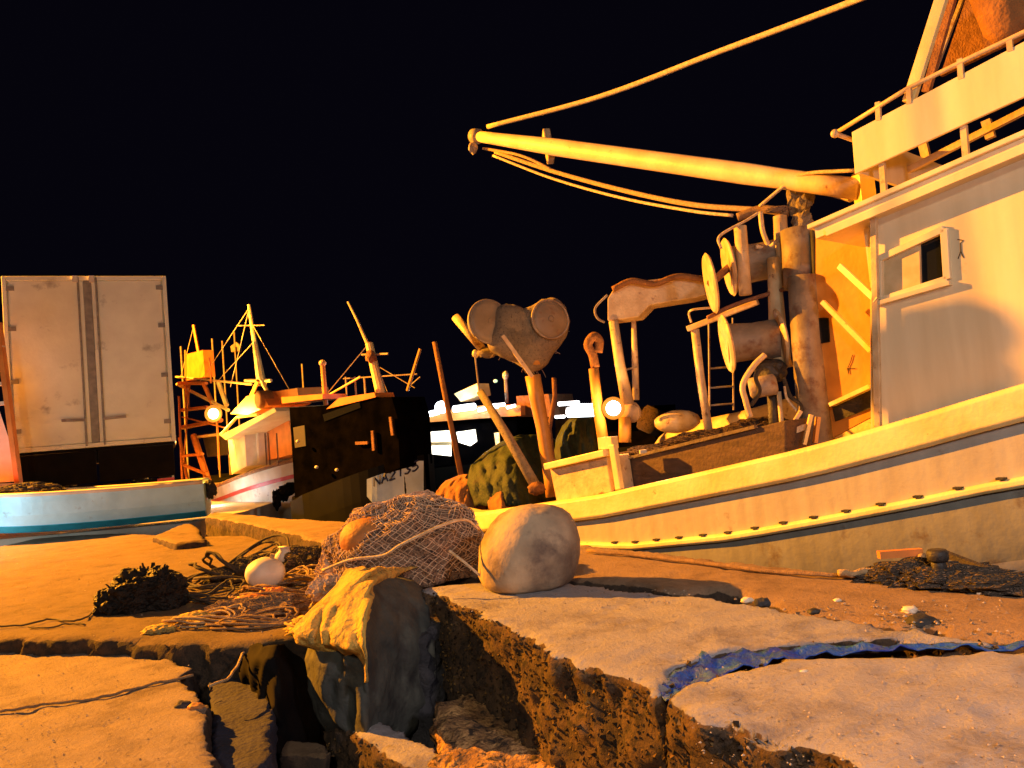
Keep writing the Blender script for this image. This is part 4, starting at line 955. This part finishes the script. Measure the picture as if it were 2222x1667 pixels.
# A: orange lit boat
LA = Line((W(425,1080,19).x, 19), 40)
A = thing('fishing_boat', LA.P(2.5,-1,1.2), 'cream fishing boat with red hull stripe and lit lamp, right of the lorry', 'fishing boat', 'boats moored across the harbour')
_za = [LA.sz(440,1078)[1], LA.sz(632,990)[1]]
zA = lambda t: _za[0]+(_za[1]-_za[0])*t*1.02
rA = loft(LA, -.3, 5.7, 2.4, zA, 1.5)
MB().grid(rA).add(rA[0], [list(range(9))]).build('hull', 'orwhite', A)
MB().grid([[r[0]-LA.a*.012+V((0,0,-.28)), r[0]-LA.a*.012+V((0,0,-.36))] for r in rA]).build('red_stripe', 'red', A, solid=.02)
MB().tube([r[0] for r in rA], .04, 6).build('gunwale', 'sack', A); MB().grid([[r[0], r[-1]] for r in rA]).build('deck', 'orwhite', A)
MB().prism([LA.at(x, y, .35) for x, y in ((493,938), (530,930), (535,1012), (502,1030))], LA.a*1.4).build('wheelhouse', 'orwhite', A)
MB().prism([LA.at(x, y, .6) for x, y in ((545,925), (560,920), (562,1005), (548,1010))], LA.a*.2).build('door_post', 'orwhite', A)
MB().prism([LA.at(x, y, .8) for x, y in ((570,915), (625,905), (640,985), (575,1000))], LA.a*1.2).build('wheelhouse', 'orange', A)
rf = MB().prism([LA.at(x, y, .1) for x, y in ((478,945), (595,885), (600,893), (490,955))], LA.a*1.9).build('roof', 'cap', A)
MB().tube([LA.at(478,945,.1), LA.at(515,905,.4), LA.at(560,900,.4)], .035, 6).build('roof_brace', 'cap', A)
MB().prism([LA.at(x, y, .5) for x, y in ((500,898), (535,860), (568,850), (582,880), (540,900))], LA.a*1).build('raft_cradle', 'orange', A)
MB().lathe(LA.at(558,868,.4), LA.a, [(0,.16), (.02,.2), (.3,.2), (.32,.16)], 18).build('life_ring', 'sack', A)
MB().tube([LA.at(540,662,1.2), LA.at(552,740,1.2), LA.at(568,835,1.2)], [.04,.06,.12], 8).build('mast', 'cap', A)
MB().tube([LA.at(514,707,1.2), LA.at(574,706,1.2)], .015, 6).build('mast_spreader', 'grey', A)
MB().tube([LA.at(532,826,1.2), LA.at(588,826,1.2)], .04, 6).build('crosstree', 'cap', A)
for a, b, r, m_ in (((560,826), (545,860), .05,'orange'), ((568,826), (580,850), .05,'cap'), ((382,818), (545,834), .03,'post'), ((388,832), (448,832), .05,'orange'), ((385,834), (495,890), .05,'cap'),
                 ((405,835), (408,890), .06,'orange'), ((442,832), (462,878), .06,'orange'), ((474,830), (492,880), .06,'cap'), ((395,890), (450,884), .05,'orange'), ((395,928), (480,912), .06,'orange'),
                 ((390,950), (410,1060), .05,'orange'), ((420,945), (460,1070), .09,'orange'), ((430,948), (500,940), .04,'cap')):
    MB().tube([LA.at(*a, 1.0), LA.at(*b, 1.0)], r, 6).build('gantry_bar', m_, A)
MB().prism([LA.at(x, y, 1.6) for x, y in ((400,770), (440,760), (445,818), (405,826))], LA.a*.3).build('radar_box', 'orange', A)
MB().tube([LA.at(420,706,1.7), LA.at(432,770,1.7)], .05, 6).build('aerial', 'orange', A)
MB().prism([LA.at(x, y, 1.2) for x, y in ((440,950), (495,945), (495,985), (450,992))], LA.a*.5).build('winch', 'dark', A)
MB().prism([LA.at(x, y, .8) for x, y in ((595,850), (645,842), (650,872), (600,878))], LA.a*.7).build('deck_box', 'orange', A)
for x in (575, 582, 600): MB().tube([LA.at(x,940,.0), LA.at(x+4,1010,.0)], .015, 5).build('shroud', 'rust', A)
la = MB().lathe(LA.at(463,898,.3), V((.1,-1,0)), [(-.15,.06), (-.02,.15), (0,.15)], 14).build('floodlight', 'dark', A)
MB().blob(LA.at(463,898,.24), (.21,.09,.21), 0, 1, 3).build('lamp_halo', 'amber', la, smooth=True)
MB().blob(LA.at(463,898,.15), (.125,.06,.125), 0, 1, 3).build('lamp_lens', 'lampo', la, smooth=True)
for k in range(4):
    x = 600+k*14; p = LA.at(x, 1085-(k % 3)*12, -.1)
    MB().blob(p, (.07+.05*(k % 3), .06, .16-.03*(k % 4)), .6, 3, 3, k, ridged=.3).build('fender', 'blackm', A)
# B: dark boat
LB = Line((W(640,1090,13.6).x, 13.6), 60)
Bt = thing('fishing_boat', LB.P(2.5,-1,1.2), 'dark unlit fishing boat with long tarpaulin cabin and pale bow lettering', 'fishing boat', 'boats moored across the harbour')
zb = [LB.sz(x, y)[1] for x, y in ((640,1090), (915,998))]
sB1 = LB.sz(925, 1000, .9)[0]
rB = loft(LB, -.3, sB1, 1.8, lambda t: zb[0]+(zb[1]-zb[0])*t*1.1, 1.6)
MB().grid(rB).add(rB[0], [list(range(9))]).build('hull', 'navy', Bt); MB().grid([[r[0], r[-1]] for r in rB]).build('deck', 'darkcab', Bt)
from mathutils.bvhtree import BVHTree
nbr = len(rB[0]); bv = BVHTree.FromPolygons([p for r in rB for p in r], [[i*nbr+j, i*nbr+j+1, (i+1)*nbr+j+1, (i+1)*nbr+j] for i in range(len(rB)-1) for j in range(nbr-1)])
def onhull(x, y, off=.012):
    d = ray(x, y).normalized(); h = bv.ray_cast(CAM, d)
    return (h[0] if h[0] else LB.at(x, y, .3)) - d*off
rows = []
for k in range(12):
    x = 796+k*11.2; yt = 1040-(x-796)*.355 if x < 912 else 1000; yb_ = 1118-max(0, 830-x)*1.2
    rows.append([onhull(x, yt+(yb_-yt)*q/8, .006) for q in range(9)])
MB().grid(rows).build('bow_panel', 'bowl', Bt)
# letters on the bow: lettering strokes NB 135
def letters(ln, w, strokes, r, m_, parent):
    mb = MB()
    for st in strokes:
        pts = [onhull(x, y, w) for x, y in st]
        for a, b in zip(pts, pts[1:]): mb.bar(a, b, r*2, .006, up=ln.a)
    return mb.build('bow_lettering', m_, parent)
st = []
def gl(ch, x, y, w=13, h=20, sk=-.38):
    G_ = {'A': [[(0,1),(.5,0),(1,1)],[(.2,.6),(.8,.6)]], 'N': [[(0,1),(0,0),(1,1),(1,0)]], '1': [[(.2,.2),(.6,0),(.6,1)]], '3': [[(0,0),(1,0),(.4,.45),(1,.7),(.5,1),(0,.9)]],
          '2': [[(0,.2),(.5,0),(1,.3),(0,1),(1,1)]], '5': [[(1,0),(0,0),(0,.45),(.8,.45),(1,.75),(.5,1),(0,.95)]]}
    for s_ in G_[ch]: st.append([(x+a*w, y+b*h+a*w*sk) for a, b in s_])
for i, ch in enumerate('NA2135'): gl(ch, 812+i*16.5, 1036-i*6.4)
letters(LB, .03, st, .015, 'letter', Bt)
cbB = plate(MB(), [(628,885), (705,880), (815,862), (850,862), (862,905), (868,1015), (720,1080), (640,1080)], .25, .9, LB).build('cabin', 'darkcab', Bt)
plate(MB(), [(636,928), (660,923), (663,968), (640,972)], .235, .02, LB).build('window', 'dimwin', cbB)
plate(MB(), [(700,900), (780,872), (782,885), (704,915)], .235, .02, LB).build('window', 'glass', cbB)
for a, b in (((808,935), (811,978)), ((772,962), (798,961)), ((847,905), (852,945))):
    MB().bar(LB.at(*a,.2), LB.at(*b,.2), .05, .03, up=LB.a).build('grab_rail', 'rust', Bt)
plate(MB(), [(708,888), (735,864), (812,852), (815,862)], .22, .5, LB).build('deck_tarpaulin', 'orange', Bt)
plate(MB(), [(610,862), (700,855), (700,866), (612,876)], .3, .6, LB).build('deck_tarpaulin', 'orange', Bt)
MB().tube([LB.at(801,745,.9), LB.at(813,800,.9), LB.at(828,862,.9)], [.07,.08,.09], 10).build('mast', 'cap', Bt)
MB().tube([LB.at(755,655,.9), LB.at(775,695,.9), LB.at(800,752,.9)], [.02,.025,.035], 8).build('aerial', 'post', Bt)
MB().tube([LB.at(785,770,.9), LB.at(842,768,.9)], .02, 6).build('crosstree', 'grey', Bt)
MB().blob(LB.at(805,775,.85), (.10,.1,.12), .3, 3, 2).build('mast_lamp_housing', 'rust', Bt)
MB().tube([LB.at(700,790,.6), LB.at(708,890,.6)], .045, 8).build('bitt_post', 'panel', Bt)
MB().blob(LB.at(700,788,.6), (.07,.07,.06), .1, 1, 2).build('post_knob', 'post', Bt)
MB().tube([LB.at(705,862,.6), LB.at(782,818,.6)], .02, 6).build('boat_hook', 'cap', Bt)
MB().tube([LB.at(912,757,.8), LB.at(884,848,.8)], .03, 6).build('gaff', 'panel', Bt)
MB().tube([LB.at(912,818,.8), LB.at(884,842,.8)], .012, 6).build('rail_rod', 'grey', Bt)
rl2 = MB()
for x in (750, 770, 790): rl2.tube([LB.at(x,818,.9), LB.at(x+3,862,.9)], .018, 5)
rl2.tube([LB.at(745,822,.9), LB.at(905,812,.9)], .012, 5); rl2.build('guard_rail', 'grey', Bt)
for x, y in ((646,958), (687,1014), (731,1020)):
    MB().blob(LB.at(x, y+0, .1), (.035,.03,.03), 0, 1, 2).build('small_lamp', 'lampw' if 0 else 'bwhite', Bt)
for a, b in (((801,745), (712,852)), ((812,790), (900,842)), ((801,750), (845,862))):
    MB().tube([LB.at(*a,.9), LB.at(*b,.9)], .008, 5).build('stay_wire', 'grey', Bt)
for a, b in (((541,668), (432,832)), ((545,700), (628,846)), ((541,668), (500,840)), ((420,710), (392,820)), ((552,740), (470,830))):
    MB().tube([LA.at(*a,1.1), LA.at(*b,1.1)], .010, 5).build('stay_wire', 'post', A)
for a, b, r in (((402,760), (404,940), .025), ((412,835), (398,1000), .02), ((455,775), (458,832), .03), ((395,905), (495,930), .02), ((395,990), (440,985), .04), ((400,1010), (450,1030), .05), ((470,900), (476,1020), .03), ((388,860), (395,1040), .035)):
    MB().tube([LA.at(*a,.9), LA.at(*b,.9)], r, 6).build('gantry_bar', 'orange', A)
# C: lit boat
LC = Line((W(880,1000,17).x, 17), 62)
Ct = thing('fishing_boat', LC.P(2,-1,1.2), 'brightly lit fishing boat with white tube lights and glowing windows beyond the stern', 'fishing boat', 'boats moored across the harbour')
rC = loft(LC, -.5, 9.5, 2.6, lambda t: .25+.4*t, 1.5)
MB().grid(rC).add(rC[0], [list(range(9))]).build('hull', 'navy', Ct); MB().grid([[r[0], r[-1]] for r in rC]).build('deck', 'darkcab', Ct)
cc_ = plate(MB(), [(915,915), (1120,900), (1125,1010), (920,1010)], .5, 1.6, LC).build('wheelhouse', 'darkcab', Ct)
rC_ = plate(MB(), [(903,900), (1060,878), (1130,880), (1130,902), (908,918)], .2, 2.2, LC).build('roof', 'orange', Ct)
plate(MB(), [(926,938), (977,934), (978,990), (930,985)], .46, .03, LC).build('window', 'litwin', cc_)
plate(MB(), [(990,938), (1030,932), (1034,958), (1020,968), (995,960)], .46, .03, LC).build('window', 'litwin', cc_)
plate(MB(), [(922,960), (977,958), (977,966), (922,968)], .42, .03, LC).build('window_bar', 'cap', cc_)
plate(MB(), [(1072,940), (1082,938), (1084,970), (1076,970)], .46, .03, LC).build('window', 'litwin2', cc_)
for a, b, r in (((908,905), (965,890), .06), ((985,888), (1030,882), .07), ((1038,890), (1080,882), .04), ((1070,880), (1095,878), .035), ((1100,885), (1118,880), .03)):
    MB().tube([LC.at(*a, .1), LC.at(*b, .1)], r, 8).build('tube_light', 'tube', Ct)
for a, b, r in (((1212,877), (1256,874), .04), ((1232,895), (1290,893), .10), ((1205,905), (1225,904), .03), ((1240,884), (1290,882), .06)):
    MB().tube([LC.at(*a, .1), LC.at(*b, .1)], r, 8).build('tube_light', 'tube', Ct)
plate(MB(), [(985,855), (1035,832), (1040,858), (1000,872)], .3, .5, LC).build('roof_box', 'cap', Ct)
plate(MB(), [(1120,860), (1190,855), (1200,905), (1125,905)], .4, 1.2, LC).build('wheelhouse', 'rust', Ct)
plate(MB(), [(1205,905), (1420,880), (1425,1000), (1205,1000)], .5, 1.4, LC).build('wheelhouse', 'darkcab', Ct)
MB().tube([LC.at(1097,812,.8), LC.at(1100,875,.8)], .04, 6).build('mast', 'grey', Ct)
MB().blob(LC.at(1097,815,.8), (.07,.07,.10), .2, 2, 2).build('masthead', 'bwhite', Ct)
fC = MB().lathe(LC.at(958,884,-.1), V((.05,-1,0)), [(-.15,.06), (-.02,.15), (0,.15)], 14).build('floodlight', 'dark', Ct)
MB().blob(LC.at(958,884,-.2), (.14,.09,.13), 0, 1, 3).build('lamp_lens', 'lampw', fC, smooth=True)
MB().tube([LC.at(1395,905,.3), LC.at(1440,925,.3)], .25, 10).build('fender_roll', 'netd', Ct, smooth=True)

MB().blob(LC.at(1075,827,.8), (.05,.05,.04), 0, 1, 2).build('green_light', 'greenl', Ct)
# faint masts far behind, each on its own small boat
for k, (x, yt, yb, Y, lab) in enumerate(((392,752,830,30,'faint bare mast of a small boat close to the lorry edge'), (460,735,830,31,'faint greenish mast of a small boat behind the red striped boat'), (482,740,825,33,'thin grey mast of a small boat right of the greenish mast'),
                                         (655,790,870,32,'thin lone mast of a small boat behind the dark boat'), (508,720,830,34,'small boat with faint grey sensor box on its mast beyond the red striped boat'))):
    r = thing('sailing_boat', V((W(x,900,Y).x, Y, -1)), lab, 'sailing boat', 'far small boats')
    top, bot = W(x, yt, Y), W(x+8, yb+60, Y); MB().tube([V((bot.x, bot.y, -.2)), top], .035, 6).build('mast', 'grey', r)
    LL = Line((bot.x-1.2, bot.y), 75); rr = loft(LL, -1, 4, 1.8, lambda t: .1, .9); MB().grid(rr).build('hull', 'navy', r)
    if k == 4: MB().prism([W(a, b, Y) for a, b in ((500,752), (512,742), (520,748), (519,762), (502,764))], V((0,.3,0))).build('sensor_box', 'grey', r)

# added unseen derrick and lumps that cast a shadow on the cabin wall
LP = V((-17, 13.1, 9.4)); dr = thing('quay_derrick', V((-12, 4.5, -.9)), 'added derrick out of view, holding the lumps that shade the cabin wall', 'derrick')
mb = MB(); cb = None
for x, y, r in ((2100,715,58), (1998,700,34), (2040,770,66), (1965,770,58), (2105,800,56), (1960,850,62), (2045,850,62), (2115,865,52), (2172,800,18)):
    p = BL.at(x, y, WW); q = p.lerp(LP, .5); rr = r*p.y/FP*.5; cb = cb or q
    mb.blob(q, (rr*1.0, rr*1.0, rr*1.1), .10, 2.5, 3, x)
bl_ = mb.build('net_bale', 'nett', loc=cb, smooth=True, label='added brown lumps out of view, shaped to cast the cabin wall shadow', cat='fishing net')
MB().tube([V((-12,4.5,-.9)), V((-12,4.5,7.0))], .07, 10).build('mast', 'rust', dr)
MB().tube([V((-12,4.5,6.6)), V((cb.x,cb.y,6.9))], .035, 8).build('jib', 'rust', dr)
MB().tube([V((cb.x,cb.y,6.88)), cb], .012, 6).build('hoist_rope', 'ropeb', dr)
MB().box(V((-12,4.5,-.85)), .5, .5, .12).build('foot', 'rust', dr)

# dried weed growing over the rough sides of the near blocks
wm = MB(); rnd = random.Random(21)
for o in [o for o in bpy.data.objects if o.name.startswith('concrete_block') and o.data.materials[0] == M['blockA']]:
    org = V(o['_w']); n_ = 0; fs = [f for f in o.data.polygons if -.5 < f.normal.z < .72 and (f.normal.x < .35)]
    for f in fs:
        c = f.center+org
        if c.y > 5 or c.x > 2.4: continue
        if rnd.random() > (.75 if c.z > -.35 else .3): continue
        nn = f.normal; t = V((rnd.uniform(-1,1), rnd.uniform(-1,1), rnd.uniform(-1,1))).cross(nn)
        if t.length < .01: continue
        t.normalize(); b = nn.cross(t); r = rnd.uniform(.004,.0125); p = c+V((rnd.uniform(-.01,.01), rnd.uniform(-.01,.01), rnd.uniform(-.01,.01)))
        wm.add([p-t*r, p+t*r, p+b*r*1.3, p+nn*r*rnd.uniform(.6,1.6)+b*r*rnd.uniform(-.5,.5)], [[0,1,3],[1,2,3],[2,0,3]])
wm.build('dried_weed', 'weed', kind='stuff')
# loose chips and grit on the slabs
gm = MB(); rnd = random.Random(11)
def chip(x, y, z, r):
    c = G(x, y, z); a = rnd.uniform(0, 6.28); vs = []
    for k in range(5):
        q = a+k*1.2566+rnd.uniform(-.3,.3); vs.append(c+V((math.cos(q)*r*rnd.uniform(.6,1.2), math.sin(q)*r*rnd.uniform(.6,1.2), 0)))
    top = c+V((rnd.uniform(-.3,.3)*r, rnd.uniform(-.3,.3)*r, r*rnd.uniform(.5,.9)))
    gm.add(vs+[top], [[k, (k+1) % 5, 5] for k in range(5)])
for k in range(900):
    u = rnd.random()
    if u < .25: chip(rnd.uniform(1200,2200), rnd.uniform(1300,1380), ZA if 0 else ZQ+.004, rnd.uniform(.004,.012))
    elif u < .5: chip(rnd.uniform(1500,2222), rnd.uniform(1440,1667), ZB+.002, rnd.uniform(.002,.006))
    elif u < .7: chip(rnd.uniform(0,410), rnd.uniform(1425,1667), ZC+.002, rnd.uniform(.003,.007))
    elif u < .9: chip(rnd.uniform(0,640), rnd.uniform(1190,1380), ZD+.002, rnd.uniform(.004,.012))
    else: chip(rnd.uniform(1000,1500), rnd.uniform(1280,1330), ZA+.002, rnd.uniform(.003,.009))
gm.build('grit', 'slabg', kind='stuff')

# ================================================================== LIGHT
def point(name, loc, col, e, size=.1):
    l = bpy.data.lights.new(name, 'POINT'); l.color = col; l.energy = e; l.shadow_soft_size = size
    o = bpy.data.objects.new(name, l); COL.objects.link(o); o.location = loc; return o
SOD = (1, .34, .018)
point('sodium_street_lamp', (-17, 13.1, 9.4), SOD, 92000, .07)
point('warm_lamp_behind', (-.5, -4.5, 4.5), (1, .82, .62), 900, .35)
point('near_fill_light', (2.4, -.9, 2.4), (1, .84, .86), 400, .2)  # added fill for the near slabs, no lamp stands there
point('white_quay_lamp', tuple(W(-190, 1165, 10.6)), (.55, .86, 1), 110, .5)
point('boat_lamp_glow', tuple(W(1328, 886, 8.15)), (1, .42, .10), 60, .05)
point('far_lamp_glow', tuple(LA.at(470, 905, .1)+V((0,.0,0))), (1,.42,.05), 900, .1)
point('far_white_glow', tuple(LC.at(958, 886, -.6)), (.9,.95,1), 60, .1)
point('far_prow_glow', tuple(LA.at(455, 1085, -.7)), (.8,.92,1), 40, .1)

w = bpy.data.worlds.new('World'); sc.world = w; w.use_nodes = True
nt = w.node_tree; bg = nt.nodes['Background']; bg.inputs[0].default_value = (.0016, .0013, .0034, 1); bg.inputs[1].default_value = 1.0
sc.view_settings.view_transform = 'Standard'; sc.view_settings.look = 'None'; sc.view_settings.exposure = 0; sc.view_settings.gamma = 1
sc.cycles.use_denoising = True
for o in bpy.data.objects:
    if '_w' in o: del o['_w']
